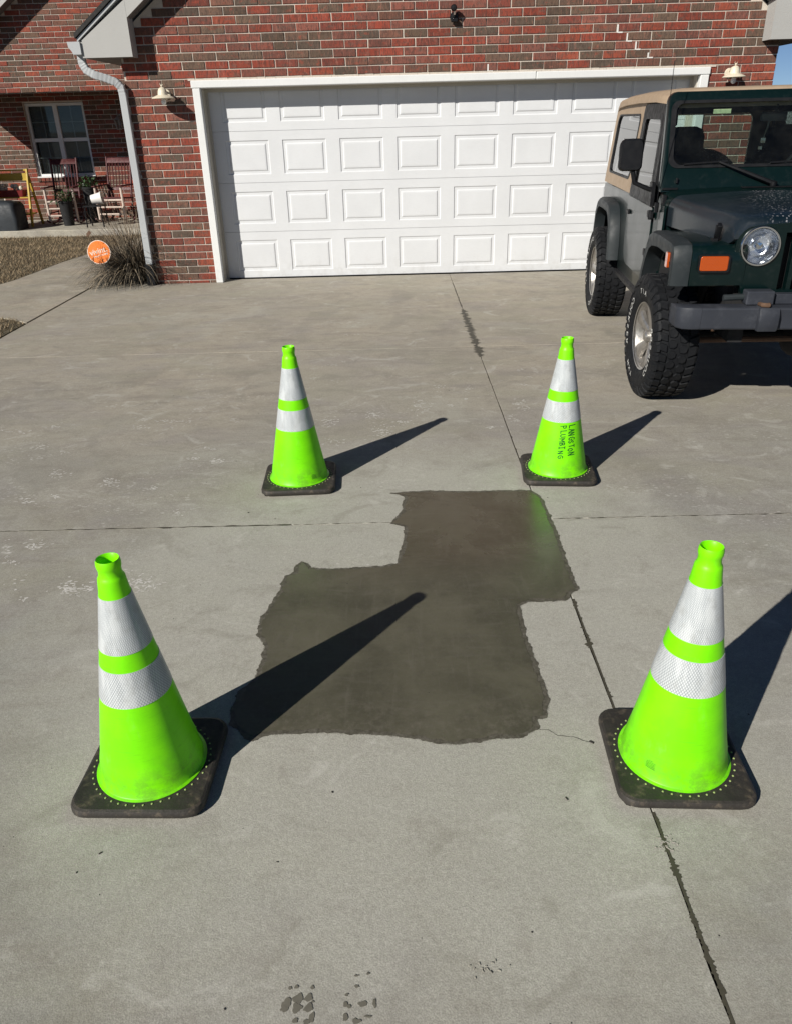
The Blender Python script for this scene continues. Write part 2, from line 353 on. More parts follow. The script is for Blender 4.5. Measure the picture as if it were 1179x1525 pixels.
# ------------------------------------------------------------------ mesh helpers
class MB:
    def __init__(s): s.v = []; s.f = []; s.c = []
    def add(s, vs, fs, tone=None):
        o = len(s.v); s.v += [tuple(v) for v in vs]; s.f += [tuple(i+o for i in f) for f in fs]
        s.c += [tone]*len(fs)
        return s
    def box(s, x0, x1, y0, y1, z0, z1, tone=None):
        v = [(x, y, z) for z in (z0, z1) for y in (y0, y1) for x in (x0, x1)]
        return s.add(v, [(0, 2, 3, 1), (4, 5, 7, 6), (0, 1, 5, 4), (2, 6, 7, 3), (0, 4, 6, 2), (1, 3, 7, 5)], tone)
    def obox(s, c, ax, ay, az):
        c = Vector(c); v = [c+Vector(ax)*i+Vector(ay)*j+Vector(az)*k for k in (-1, 1) for j in (-1, 1) for i in (-1, 1)]
        return s.add(v, [(0, 2, 3, 1), (4, 5, 7, 6), (0, 1, 5, 4), (2, 6, 7, 3), (0, 4, 6, 2), (1, 3, 7, 5)])
    def prism(s, poly, f0, f1):   # poly list of 2D, f0/f1 map (a,b)->3D
        n = len(poly); v = [f0(*p) for p in poly]+[f1(*p) for p in poly]
        return s.add(v, [tuple(range(n))[::-1], tuple(range(n, 2*n))]+[(i, (i+1) % n, n+(i+1) % n, n+i) for i in range(n)])
    def ring(s, outer, inner, f0, f1):  # panel with hole
        n = len(outer)
        v = [f0(*p) for p in outer]+[f0(*p) for p in inner]+[f1(*p) for p in outer]+[f1(*p) for p in inner]
        fs = []
        for i in range(n):
            j = (i+1) % n
            fs += [(i, n+i, n+j, j), (2*n+i, 2*n+j, 3*n+j, 3*n+i), (i, j, 2*n+j, 2*n+i), (n+i, 3*n+i, 3*n+j, n+j)]
        return s.add(v, fs)
    def loft(s, secs, closed=True, caps=True):
        n = len(secs[0]); v = [p for q in secs for p in q]; fs = []
        for k in range(len(secs)-1):
            for i in range(n if closed else n-1):
                j = (i+1) % n; fs.append((k*n+i, k*n+j, (k+1)*n+j, (k+1)*n+i))
        if caps: fs += [tuple(range(n))[::-1], tuple(range((len(secs)-1)*n, len(secs)*n))]
        return s.add(v, fs)
    def lathe(s, prof, n=32, o=(0, 0, 0), ax='z', caps=False, a0=0, a1=2*math.pi):
        o = Vector(o); secs = []
        full = abs(a1-a0-2*math.pi) < 1e-6
        m_ = n if full else n+1
        for r, h in prof:
            q = []
            for i in range(m_):
                a = a0+(a1-a0)*i/n; c, d = r*math.cos(a), r*math.sin(a)
                q.append(o+(Vector((c, d, h)) if ax == 'z' else Vector((h, c, d)) if ax == 'x' else Vector((c, h, d))))
            secs.append(q)
        return s.loft(secs, full, caps)
    def tube(s, path, r, n=8, caps=True, flat=None):
        P = [Vector(p) for p in path]; secs = []; rr = r if isinstance(r, (list, tuple)) else [r]*len(P)
        for i, p in enumerate(P):
            t = (P[min(i+1, len(P)-1)]-P[max(i-1, 0)]).normalized()
            a = t.cross(Vector((0, 0, 1)))
            if a.length < .05: a = t.cross(Vector((0, 1, 0)))
            a.normalize(); b = t.cross(a)
            q = []
            for k in range(n):
                th = 2*math.pi*(k+.5)/n; ka, kb = (flat or (1, 1))
                q.append(p+a*math.cos(th)*rr[i]*ka+b*math.sin(th)*rr[i]*kb)
            secs.append(q)
        return s.loft(secs, True, caps)
    def build(s, name, mat, parent=None, bevel=0, seg=1, smooth=False, ang=35, weld=False):
        me = bpy.data.meshes.new(name); me.from_pydata(s.v, [], s.f)
        if any(c is not None for c in s.c):
            ca = me.color_attributes.new('tone', 'FLOAT_COLOR', 'CORNER'); buf = []
            for f, c in zip(s.f, s.c): buf += list((*(c or (.3, .3, .3)), 1))*len(f)
            ca.data.foreach_set('color', buf)
        if bevel or weld or not s.c or s.c[0] is None:
            bm = bmesh.new(); bm.from_mesh(me)
            if weld: bmesh.ops.remove_doubles(bm, verts=bm.verts, dist=1e-5)
            bmesh.ops.recalc_face_normals(bm, faces=bm.faces)
            if bevel:
                es = [e for e in bm.edges if len(e.link_faces) == 2 and e.calc_face_angle(0) > R(28)]
                bmesh.ops.bevel(bm, geom=es, offset=bevel, segments=seg, affect='EDGES', profile=.6, clamp_overlap=True)
            bm.to_mesh(me); bm.free()
        if smooth or bevel:
            me.polygons.foreach_set('use_smooth', [True]*len(me.polygons))
            try: me.set_sharp_from_angle(angle=R(ang))
            except Exception: pass
        if mat is not None: me.materials.append(mat)
        o = bpy.data.objects.new(name, me); COL.objects.link(o)
        if parent is not None: o.parent = parent
        return o

def tag(o, label=None, cat=None, group=None, kind=None):
    if label: o['label'] = label
    if cat: o['category'] = cat
    if group: o['group'] = group
    if kind: o['kind'] = kind
    return o
def empty(name, loc, rz=0, rx=0, ry=0):
    o = bpy.data.objects.new(name, None); COL.objects.link(o); o.location = loc; o.rotation_euler = (rx, ry, rz); return o
def copy_tree(o, parent=None):
    c = o.copy(); COL.objects.link(c); c.parent = parent
    for ch in list(o.children): copy_tree(ch, c)
    return c
def rrect(x0, x1, y0, y1, r, n=4):
    out = []
    rs = r if isinstance(r, (list, tuple)) else [r]*4
    for (cx, cy, a, q) in ((x1-rs[0], y1-rs[0], 0, rs[0]), (x0+rs[1], y1-rs[1], 90, rs[1]), (x0+rs[2], y0+rs[2], 180, rs[2]), (x1-rs[3], y0+rs[3], 270, rs[3])):
        for i in range(n+1):
            t = R(a+90*i/n); out.append((cx+q*math.cos(t), cy+q*math.sin(t)))
    return out
def text_mesh(s, size, loc_map, mat, name, parent, thick=.0006, font_shear=0, bold=0):
    cu = bpy.data.curves.new('lettering', 'FONT'); cu.body = s; cu.size = size; cu.align_x = 'CENTER'; cu.align_y = 'CENTER'
    cu.resolution_u = 3; cu.offset = bold; cu.extrude = thick
    to = bpy.data.objects.new('lettering', cu); COL.objects.link(to)
    dg = bpy.context.evaluated_depsgraph_get(); me = bpy.data.meshes.new_from_object(to.evaluated_get(dg))
    bpy.data.objects.remove(to); me.name = name
    for v in me.vertices: v.co = loc_map(v.co.x, v.co.y, v.co.z)
    me.materials.clear(); me.materials.append(mat)
    o = bpy.data.objects.new(name, me); COL.objects.link(o); o.parent = parent; return o

# ================================================================== GROUND
def sheet(name, poly, z, mat, thick=None, kind='structure', parent=None):
    mb = MB()
    if thick is None: mb.add([(x, y, z) for x, y in poly], [tuple(range(len(poly)))])
    else: mb.prism(poly, lambda x, y: (x, y, z-thick), lambda x, y: (x, y, z))
    o = mb.build(name, mat, parent)
    if kind: o['kind'] = kind
    return o
g = MB(); g.add([(-900, -900, -.135), (900, -900, -.135), (900, 1500, -.135), (-900, 1500, -.135)], [(0, 1, 2, 3)])
tag(g.build('ground', M['lawn_soil']), 'flat open ground around the house', kind='structure')

# driveway: separate poured slabs with open joints
drive = MB(); drive.box(-4.2, 4.3, -15.8, -.02, -.13, -.045)
drive = drive.build('driveway', M['joint']); tag(drive, 'grey concrete driveway in front of the garage', kind='structure')
J = .007
def slab(x0, x1, y0, y1, name='slab', parent=drive, mat='concrete', z=0., wob=True):
    # rounded arris and slightly chipped edges
    n = 26; pts = []
    def jit(a, b, t): return mnoise.noise(Vector((a*3.1, b*3.1, t)))*.0035+mnoise.noise(Vector((a*17, b*17, t+5)))*.0025
    for i in range(n): t = i/n; pts.append((x0+(x1-x0)*t, y0+jit(x0+(x1-x0)*t, y0, 1)))
    for i in range(n): t = i/n; pts.append((x1+jit(x1, y0+(y1-y0)*t, 2), y0+(y1-y0)*t))
    for i in range(n): t = i/n; pts.append((x1-(x1-x0)*t, y1+jit(x1-(x1-x0)*t, y1, 3)))
    for i in range(n): t = i/n; pts.append((x0+jit(x0, y1-(y1-y0)*t, 4), y1-(y1-y0)*t))
    cx, cy = (x0+x1)/2, (y0+y1)/2
    def ins(p, d): return (p[0]+(d if p[0] < cx else -d), p[1]+(d if p[1] < cy else -d))
    mb = MB(); mb.loft([[(x, y, z-.10) for x, y in pts], [(x, y, z-.003) for x, y in pts], [(*ins(p, .0015), z) for p in pts]], True, False)
    k = len(mb.v)-len(pts); mb.add([mb.v[i] for i in range(k, k+len(pts))], [tuple(range(len(pts)))])
    return mb.build(name, M[mat], parent)
JX = [.012, .045]
ys = [-.03, -3.38, -6.435, -9.5, -12.6, -15.75]
for i in range(5):
    ya, yb = ys[i+1]+(.003 if i == 0 else J*.6), ys[i]-(.003 if i == 1 else J*.6)
    slab(-4.19, .0295, ya, yb)
    slab(.0355, 4.25, ya, yb)
# walk from driveway to porch
walk_poly = [(-4.207, -2.12), (-4.41, -1.96), (-4.6, -1.86), (-5.2, -1.74), (-6.2, -1.66), (-8.5, -1.62), (-8.5, -.62), (-6.6, -.6), (-5.9, -.48), (-5.48, -.2), (-5.38, .2),
             (-5.33, .9), (-5.30, 1.6), (-5.2, 2.3), (-5.0, 2.9), (-4.9, 4.55), (-3.75, 4.55), (-3.75, .0), (-4.165, -.215), (-4.207, -.23)]
sheet('walkway', walk_poly, .006, M['walk'], .10)
tag(bpy.data.objects['walkway'], 'narrow concrete walk curving from the driveway to the porch', kind='structure')
sheet('street', [(-60, -22), (60, -22), (60, -15.8), (-60, -15.8)], -.03, M['walk'], .08)
sheet('planting_bed', [(-4.15, -.2), (-3.74, .0), (-3.74, 4.5), (-3.47, 4.5), (-3.47, -.215), (-3.47, -.235), (-4.15, -.235)], -.004, M['earth'], .08)

# fresh wet patch
import re as _re
OUT = [(-0.671,-6.122),(-0.598,-6.168),(-0.615,-6.256),(-0.61,-6.321),(-0.648,-6.388),(-0.673,-6.447),(-0.602,-6.477),(-0.614,-6.627),(-0.642,-6.804),(-0.712,-6.823),(-0.808,-6.829),(-0.933,-6.835),(-1.001,-6.821),(-1.016,-6.787),(-1.046,-6.769),(-1.067,-6.802),(-1.067,-6.861),(-1.103,-6.885),(-1.111,-6.996),(-1.135,-7.109),(-1.16,-7.197),(-1.151,-7.29),(-1.116,-7.359),(-1.115,-7.442),(-1.124,-7.532),(-1.162,-7.598),(-1.178,-7.691),(-1.16,-7.752),(-1.11,-7.811),(-1.081,-7.829),(-1.05,-7.805),(-0.95,-7.799),(-0.85,-7.799),(-0.768,-7.807),(-0.678,-7.816),(-0.599,-7.829),(-0.539,-7.852),(-0.472,-7.861),(-0.412,-7.852),(-0.351,-7.839),(-0.282,-7.838),(-0.239,-7.815),(-0.218,-7.798),(-0.214,-7.759),(-0.183,-7.752),(-0.163,-7.677),(-0.16,-7.598),(-0.17,-7.529),(-0.171,-7.442),(-0.183,-7.325),(-0.179,-7.223),(-0.172,-7.138),(-0.138,-7.116),(0.002,-7.113),(0.048,-7.053),(0.071,-7.03),(0.07,-6.91),(0.07,-6.775),(0.077,-6.602),(0.074,-6.376),(0.066,-6.199),(0.03,-6.125),(-0.06,-6.12),(-0.308,-6.119),(-0.472,-6.103),(-0.573,-6.107)]
def fray(poly, amp, step=.012, seed=0., sc=38):
    out = []; n = len(poly)
    for i in range(n):
        a, b = Vector(poly[i]), Vector(poly[(i+1) % n]); L = (b-a).length; k = max(1, int(L/step)); nrm = Vector((b.y-a.y, a.x-b.x)).normalized() if L > 0 else Vector((0, 0))
        for j in range(k):
            p = a.lerp(b, j/k); d = mnoise.noise(Vector((p.x*sc, p.y*sc, seed)))*amp+mnoise.noise(Vector((p.x*sc*3, p.y*sc*3, seed+3)))*amp*.5
            out.append((p.x+nrm.x*d, p.y+nrm.y*d))
    return out
def inset_poly(poly, d):
    out = []; n = len(poly)
    for i in range(n):
        a, b, c = Vector(poly[i-1]), Vector(poly[i]), Vector(poly[(i+1) % n])
        t = (c-a).normalized(); out.append((b.x-t.y*-d*-1, b.y+t.x*-d*-1)) if False else out.append((b.x+(-t.y)*d, b.y+t.x*d))
    return out
area = sum(OUT[i][0]*OUT[(i+1) % len(OUT)][1]-OUT[(i+1) % len(OUT)][0]*OUT[i][1] for i in range(len(OUT)))
if area < 0: OUT = OUT[::-1]
po = sheet('wet_edge_stain', fray(OUT, .011, .004, 0., 26), .0012, M['wet_edge'])
tag(po, 'frayed damp margin soaked into the driveway round the fresh repair', kind='structure')
def halo_mat():
    m = NM('feathering damp'); p = m.pos(); at = m.n('ShaderNodeAttribute', attribute_name='tone'); t0 = m.sep(at.outputs['Color'])[0]
    f = m.noise(p, 70, 6, .75); m.base((.10, .092, .070)); m.set(roughness=.75)
    tr = m.n('ShaderNodeBsdfTransparent'); mx = m.n('ShaderNodeMixShader')
    m.l(m.ramp(m.math('ADD', t0, m.math('MULTIPLY', m.math('SUBTRACT', f, .5), 1.1)), .2, .8, 0, .9), mx.inputs[0]); m.l(tr.outputs[0], mx.inputs[1]); m.l(m.b.outputs[0], mx.inputs[2]); m.l(mx.outputs[0], m.out.inputs[0]); return m.m
mb = MB(); oo = inset_poly(OUT, -.007); n = len(OUT)
mb.v = [(x, y, .0007) for x, y in oo]+[(x, y, .0007) for x, y in inset_poly(OUT, .012)]; mb.f = [(i, (i+1) % n, n+(i+1) % n, n+i) for i in range(n)]; mb.c = [None]*n
ho = mb.build('damp_halo', halo_mat()); ca = ho.data.color_attributes.new('tone', 'FLOAT_COLOR', 'POINT'); ca.data.foreach_set('color', sum([[0., 0., 0., 1.]]*n+[[1., 1., 1., 1.]]*n, []))
tag(ho, 'faint feathered damp halo outside the wet patch', kind='structure')
pi = sheet('fresh_concrete_patch', fray(inset_poly(OUT, .016), .009, .005, 4., 24), .0022, M['wet'])
tag(pi, 'dark wet fresh concrete repair between the four cones', kind='structure')

# damp seeping along the joint
def strip(name, x, y0, y1, wf, z=.0010, step=.004, mat='damp', lab=None):
    L_, R_ = [], []; y = y0
    while y <= y1:
        wl, wr = wf(y, 0), wf(y, 9.); L_.append((x(y)-wl, y)); R_.append((x(y)+wr, y)); y += step*.6
    mb = MB(); n = len(L_)
    mb.add([(a, b, z) for a, b in L_]+[(a, b, z) for a, b in R_], [(i, n+i, n+i+1, i+1) for i in range(n-1)])
    o = mb.build(name, M[mat]); return tag(o, lab, kind='structure')
def blotch(y, s, base, amp, sc=22):
    v = .6*mnoise.noise(Vector((y*sc*.8, s*.3, 2.)))+.5*mnoise.noise(Vector((y*sc*3.1, s*.4, 5.)))+.5*mnoise.noise(Vector((y*sc*9, s, 5.)))
    return max(0.001, base+amp*v)
strip('damp_joint_stain', lambda y: .030, -3.75, -1.95, lambda y, s: max(.002, blotch(y, s, .022, .056)*(1 if -3.7 < y < -2. else .3)*min(1, (y+3.8)/.25)*min(1, .15+(-1.93-y)/.2)), lab='dark blotchy seepage along the far driveway joint')
strip('damp_joint_stain', lambda y: .026, -1.9, -.6, lambda y, s: max(.0015, blotch(y, s, -.004, .035, 14)), lab='thin seepage marks in the joint nearest the garage door')
strip('damp_joint_stain', lambda y: .030, -6.05, -3.78, lambda y, s: max(.0, blotch(y, s, -.002, .014, 14)), lab='thin dark seepage in the joint beyond the fresh patch')
strip('damp_joint_stain', lambda y: .034, -7.72, -7.10, lambda y, s: max(.003, blotch(y, s, .002, .02, 16)*(1.6 if s < 5 and -7.45 < y < -7.3 else 1)), lab='ragged damp line in the joint just right of the patch')
strip('damp_joint_stain', lambda y: .034, -9.0, -8.12, lambda y, s: max(.0033, blotch(y, s, .0045, .019, 18)), lab='damp line in the joint nearest the camera')
# cross joint stains
def strip_x(y, x0, x1, wf, lab):
    mb = MB(); A = []; B = []; x = x0
    while x <= x1: A.append((x, y(x)-wf(x, 0), .0009)); B.append((x, y(x)+wf(x, 7), .0009)); x += .01
    n = len(A); mb.add(A+B, [(i, i+1, n+i+1, n+i) for i in range(n-1)]); tag(mb.build('damp_joint_stain', M['damp']), lab, kind='structure')
strip_x(lambda x: -6.434, -2.4, -1.13, lambda x, s: max(.0015, .004*((x+2.5)/1.3)+.008*mnoise.noise(Vector((x*16, s, 1)))), 'dark dirt line in the cross joint left of the patch')
strip_x(lambda x: -6.4345+.0015*mnoise.noise(Vector((x*9, 1, 1))), -1.12, -.66, lambda x, s: max(.0, .0012+.003*mnoise.noise(Vector((x*30, s, 1)))), 'thin broken dirt line in the cross joint up to the patch')
strip_x(lambda x: -6.4345+.0015*mnoise.noise(Vector((x*9, 1, 1))), .08, 2.4, lambda x, s: max(.0, .0016+.004*mnoise.noise(Vector((x*28, s, 1)))), 'thin broken dirt line in the cross joint right of the patch')
strip_x(lambda x: -6.4345, -4.15, -2.41, lambda x, s: max(.0006, .0018+.003*mnoise.noise(Vector((x*28, s, 1)))), 'thin dirt line in the cross joint at the left edge')
# hairline cracks
def crack(path, wd, lab):
    mb = MB(); P = []
    for i in range(len(path)-1):
        a, b = Vector(path[i]), Vector(path[i+1]); k = max(2, int((b-a).length/.008))
        for j in range(k): p = a.lerp(b, j/k); P.append((p.x+.003*mnoise.noise(Vector((p.x*60, p.y*60, 0))), p.y+.006*mnoise.noise(Vector((p.x*40, p.y*40, 3)))))
    n = len(P); mb.add([(x, y-wd*(.4+abs(mnoise.noise(Vector((x*50, y*50, 8))))), .002) for x, y in P]+[(x, y+wd*.4, .002) for x, y in P], [(i, i+1, n+i+1, n+i) for i in range(n-1)])
    tag(mb.build('hairline_crack', M['joint']), lab, kind='structure')
crack([(-.22, -7.801), (-.19, -7.81), (-.165, -7.831), (-.12, -7.838), (-.073, -7.867)], .0016, 'short crack running from the patch towards the right front cone')
# pale scuffs: flakes of dried cement left by boots, in tight clusters
mb = MB(); rs = random.Random(77)
def scuff(u, v, su, sv, n, big=1.):
    for _ in range(n):
        uu, vv = rs.gauss(u, su), rs.gauss(v, sv); d = fw+rt*((uu-589.5)/1136.78)-up*((vv-762.5)/1136.78); t = -CAM.z/d.z
        x, y = CAM.x+d.x*t, CAM.y+d.y*t; L_ = rs.uniform(.004, .015)*big; W_ = rs.uniform(.002, .0055)*big; a = rs.gauss(.15, .5); c_, s_ = math.cos(a), math.sin(a)
        k = rs.randint(5, 7); q = []; zz_ = .0003+.0008*rs.random()
        for i in range(k):
            th = 2*math.pi*i/k; f_ = rs.uniform(.55, 1.15); q.append((x+L_*f_*math.cos(th)*c_-W_*f_*math.sin(th)*s_, y+L_*f_*math.cos(th)*s_+W_*f_*math.sin(th)*c_, zz_))
        tn = rs.uniform(.6, 1.); mb.add(q, [tuple(range(k))], (tn, tn, tn))
for (a, b, su, sv, n) in [(80, 515, 30, 5, 16), (225, 492, 18, 3, 14), (165, 575, 18, 7, 18), (240, 690, 22, 12, 26), (460, 725, 22, 9, 46), (110, 800, 24, 8, 26), (230, 785, 9, 4, 12), (640, 750, 18, 4, 12),
        (600, 462, 20, 4, 16), (720, 468, 34, 3, 22), (990, 465, 14, 5, 14), (910, 637, 20, 6, 30), (810, 622, 16, 5, 18), (880, 585, 12, 4, 10), (590, 495, 22, 5, 14), (150, 990, 24, 10, 30), (30, 1000, 8, 24, 22), (55, 1060, 14, 6, 10), (290, 1170, 26, 16, 60), (380, 1165, 14, 8, 16), (590, 1150, 30, 22, 60), (95, 1215, 14, 6, 8), (470, 405, 16, 4, 8), (740, 855, 16, 7, 10), (860, 290, 30, 10, 8), (160, 625, 20, 3, 6), (265, 600, 10, 10, 8)]:
    scuff(a/2.807, 460+b/2.807, su/2.807, sv/2.807, n)
for (a, b, su, sv, n) in [(700, 500, 22, 10, 34), (430, 545, 30, 14, 40), (750, 590, 26, 16, 44), (970, 460, 34, 20, 44), (870, 545, 26, 6, 18), (470, 660, 26, 10, 16), (1080, 335, 18, 14, 12), (430, 210, 30, 4, 10), (520, 190, 12, 3, 6), (560, 30, 40, 3, 12)]:
    scuff(380+a/3.93, 490+b/3.93, su/3.93, sv/3.93, n)
for (a, b, su, sv, n) in [(600, 1100, 30, 9, 14), (650, 1075, 12, 6, 6), (545, 1195, 18, 5, 8), (610, 820, 14, 8, 8), (690, 880, 16, 8, 6), (650, 935, 20, 8, 8), (590, 1225, 24, 5, 10), (640, 1135, 28, 8, 12), (380, 1285, 34, 5, 12), (180, 1055, 14, 3, 5), (225, 808, 8, 3, 4), (205, 970, 14, 6, 8), (60, 1108, 16, 5, 8)]:
    scuff(660+a/5.443, 400+b/5.443, su/5.443, sv/5.443, n)
for (u, v, n) in [(1080, 905, 0), (30, 870, 8), (50, 815, 8), (1010, 1330, 0), (875, 1340, 0)]: scuff(u, v, 12, 10, n)
def flake_mat():
    m = NM('dried cement flakes'); at = m.n('ShaderNodeAttribute', attribute_name='tone'); t0 = m.sep(at.outputs['Color'])[0]
    d = m.mix(m.noise(m.pos(), 160, 3, .7), (.34, .33, .30), (.82, .80, .76)); m.base(m.mix(t0, (.42, .41, .37), d)); m.set(roughness=.9); return m.m
tag(mb.build('cement_scuffs', flake_mat()), 'pale flakes and boot scuffs of dried cement on the driveway', kind='stuff')

# boot print
def blobs(items, lab):
    mb = MB()
    for cx, cy, rx, ry, s in items:
        n = 26; q = []
        for i in range(n):
            a = 2*math.pi*i/n; k = .88+.10*mnoise.noise(Vector((a*3, s*3, 1)))+.55*mnoise.noise(Vector((math.cos(a)*1.3+s*7, math.sin(a)*1.3, s)))
            q.append((cx+rx*k*math.cos(a), cy+ry*k*math.sin(a), .0011+.00008*(s*10 % 7)))
        mb.add(q, [tuple(range(n))])
    tag(mb.build('boot_print', M['print_damp']), lab, kind='structure')
def px2(u, v):   # helper table: printed marks measured on the ground plane
    d = fw+rt*((u-589.5)/1136.78)-up*((v-762.5)/1136.78); t = -CAM.z/d.z; return CAM.x+d.x*t, CAM.y+d.y*t
it = []
for (u, v, a, b) in [(427, 1496, 9, 9), (423, 1503, 5, 4), (444, 1489, 8, 6.5), (442.5, 1503, 8, 6.5), (460.5, 1487, 7.5, 5), (460.5, 1502, 8, 5.5), (432, 1472.5, 3, 2.5), (441.5, 1471, 3.4, 2.4), (465.5, 1472, 2.8, 3),
                     (440, 1521, 4, 3.2), (464.5, 1517, 5, 6.5), (457, 1523, 6, 4), (466, 1493, 2.4, 1.6), (515, 1497, 3.6, 4), (520.5, 1500, 3.4, 2.6), (515, 1516, 4, 5.6), (540, 1496, 7, 4), (531.5, 1470, 3.6, 2.4), (516, 1482.5, 3, 2.2), (558, 1495, 3, 5.5), (531, 1522, 7, 3.4), (549, 1515, 6, 1.6), (531, 1454, 4, 1.3), (548, 1451, 3, 2.)]:
    x, y = px2(u, v); it.append((x, y, a*.00142, b*.00175, u*.13))
M['print_damp'] = simple('drying damp print', (.15, .14, .112), .8, var=.2, vscale=40)
blobs(it, 'damp dark boot tread prints at the bottom of the driveway')
# grit
mb = MB(); rg = random.Random(5)
def grit(x, y, s):
    a = rg.random()*6.28; c, d = math.cos(a), math.sin(a)
    l, w_, h = s*(1+rg.random()), s*(.4+.5*rg.random()), s*.5
    v = [(x+c*i*l-d*j*w_, y+d*i*l+c*j*w_, .001+k*h) for k in (0, 1) for j in (-1, 1) for i in (-1, 1)]
    v[4:] = [(x+(q[0]-x)*.6, y+(q[1]-y)*.6, q[2]) for q in v[4:]]
    mb.add(v, [(4, 5, 7, 6), (0, 1, 5, 4), (2, 6, 7, 3), (0, 4, 6, 2), (1, 3, 7, 5)])
for i in range(130): grit(rg.uniform(-3, 2), rg.uniform(-9, -2.5), rg.choice((.0012, .0016, .002, .0026)))
for (x, y, s) in [(-1.41, -8.215, .0035), (-1.451, -8.271, .002), (-.187, -8.07, .0035), (-.071, -7.861, .005), (-.446, -8.541, .002), (-.82, -6.05, .003), (-1.35, -6.3, .003)]: grit(x, y, s)
tag(mb.build('grit', M['joint']), 'scattered dark grit and crumbs over the driveway', kind='stuff')
# crumbs of pale concrete at the joint
mb = MB()
for i in range(16): grit(.034+rg.gauss(0, .012), -8.22+rg.gauss(0, .012), .003)
for i in range(14): grit(-.46+rg.gauss(0, .03), -8.53+rg.gauss(0, .012), .0022)
for i in range(12): grit(-.32+rg.gauss(0, .03), -8.66+rg.gauss(0, .01), .0022)
tag(mb.build('concrete_crumbs', M['walk']), 'pale concrete crumbs beside the joint and cracks', kind='stuff')

# ------------------------------------------------------------------ lawns
def lawn(poly, z, n, seed, lab):
    sheet('lawn_ground', poly, z, M['lawn_soil'], .10)
    rg = random.Random(seed); xs = [p[0] for p in poly]; yss = [p[1] for p in poly]
    def inside(x, y):
        c = False
        for i in range(len(poly)):
            (x1, y1), (x2, y2) = poly[i], poly[i-1]
            if (y1 > y) != (y2 > y) and x < (x2-x1)*(y-y1)/(y2-y1)+x1: c = not c
        return c
    mb = MB(); k = 0
    while k < n:
        x, y = rg.uniform(min(xs), max(xs)), rg.uniform(min(yss), max(yss))
        if not inside(x, y): continue
        k += 1; a = rg.random()*6.28; l = rg.uniform(.02, .05); wd = rg.uniform(.002, .0045); lean = rg.uniform(.3, 1.4)
        dx, dy = math.cos(a), math.sin(a)
        tn = min(1, max(0, rg.gauss(.62+.4*mnoise.noise(Vector((x*2.5, y*2.5, seed))), .2)))
        if rg.random() < .12: tn *= .25
        b = Vector((x, y, z)); t = b+Vector((dx*l*lean, dy*l*lean, l)); s_ = Vector((-dy*wd, dx*wd, 0))
        mb.add([b-s_, b+s_, t], [(0, 1, 2)], (tn, tn, tn))
    return tag(mb.build('lawn_grass', M['lawn']), lab, kind='stuff')
lawn([(-9.5, -.6), (-6.6, -.59), (-5.9, -.47), (-5.49, -.19), (-5.39, .2), (-5.34, .9), (-5.31, 1.6), (-5.21, 2.3), (-5.01, 2.9), (-4.91, 4.5), (-9.5, 4.55)], .004, 42000, 3, 'dormant brown lawn between the walk and the porch')
lawn([(-7.5, -5.5), (-4.215, -5.5), (-4.215, -2.13), (-4.41, -1.97), (-4.6, -1.87), (-5.2, -1.75), (-6.2, -1.67), (-7.5, -1.65)], .0, 22000, 8, 'brown grass corner left of the driveway edge')

# ================================================================== HOUSE
house = empty('brick_house', (0, -.22, 0)); tag(house, 'red brick house with white double garage door and covered porch', 'house')
def hp(o): o.parent = house; o.matrix_parent_inverse = house.matrix_basis.inverted(); return o
house.matrix_world
def HB(mb, name, mat, parent=None, **kw):
    o = mb.build(name, mat, None, **kw)
    o.parent = parent or house; o.location = (0, .22, 0) if parent is None else (0, 0, 0)
    return o
RED = [(.26, .054, .034), (.225, .050, .032), (.28, .068, .040), (.185, .050, .036), (.23, .082, .060), (.17, .066, .050)]
BRN = [(.130, .088, .062), (.110, .078, .056), (.145, .09, .064), (.165, .078, .055), (.098, .074, .056)]
PX, PZ, BL_, BH, Z0 = .2465, .07997, .2355, .0695, .0285
def wall_bricks(x0, x1, z0, z1, face, holes, inside, seed, phase=0., zshift=0., px=PX, pz=PZ, keep=None):
    """returns list of (x0,x1,z0,z1)"""
    rg = random.Random(seed); out = []
    k = 0
    while True:
        za = Z0+zshift+(k-1)*pz+(.0105 if True else 0); zb = za+pz-.0105; k += 1
        if za > z1: break
        if zb < z0: continue
        za = max(za, z0)
        off = phase+(px/2 if k % 2 else 0)
        i0 = int((x0-off)/px)-2
        for i in range(i0, i0+int((x1-x0)/px)+5):
            a = off+i*px+rg.uniform(-.002, .002); b = a+px-.0105
            segs = [(max(a, x0), min(b, x1), za, min(zb, z1))]
            for hx0, hx1, hz0, hz1 in holes:
                ns = []
                for (p, q, r_, s_) in segs:
                    if q <= hx0 or p >= hx1 or s_ <= hz0+.002 or r_ >= hz1-.002: ns.append((p, q, r_, s_)); continue
                    if r_ < hz0 - .02: ns.append((p, q, r_, hz0)); continue
                    if s_ > hz1 + .02: ns.append((p, q, hz1, s_)); continue
                    if p < hx0: ns.append((p, hx0, r_, s_))
                    if q > hx1: ns.append((hx1, q, r_, s_))
                segs = ns
            for sgm in segs:
                if sgm[1]-sgm[0] > .02 and sgm[3]-sgm[2] > .01 and inside((sgm[0]+sgm[1])/2, sgm[3]) and inside(sgm[0], sgm[3]) and inside(sgm[1], sgm[3]): out.append(sgm)
    return out
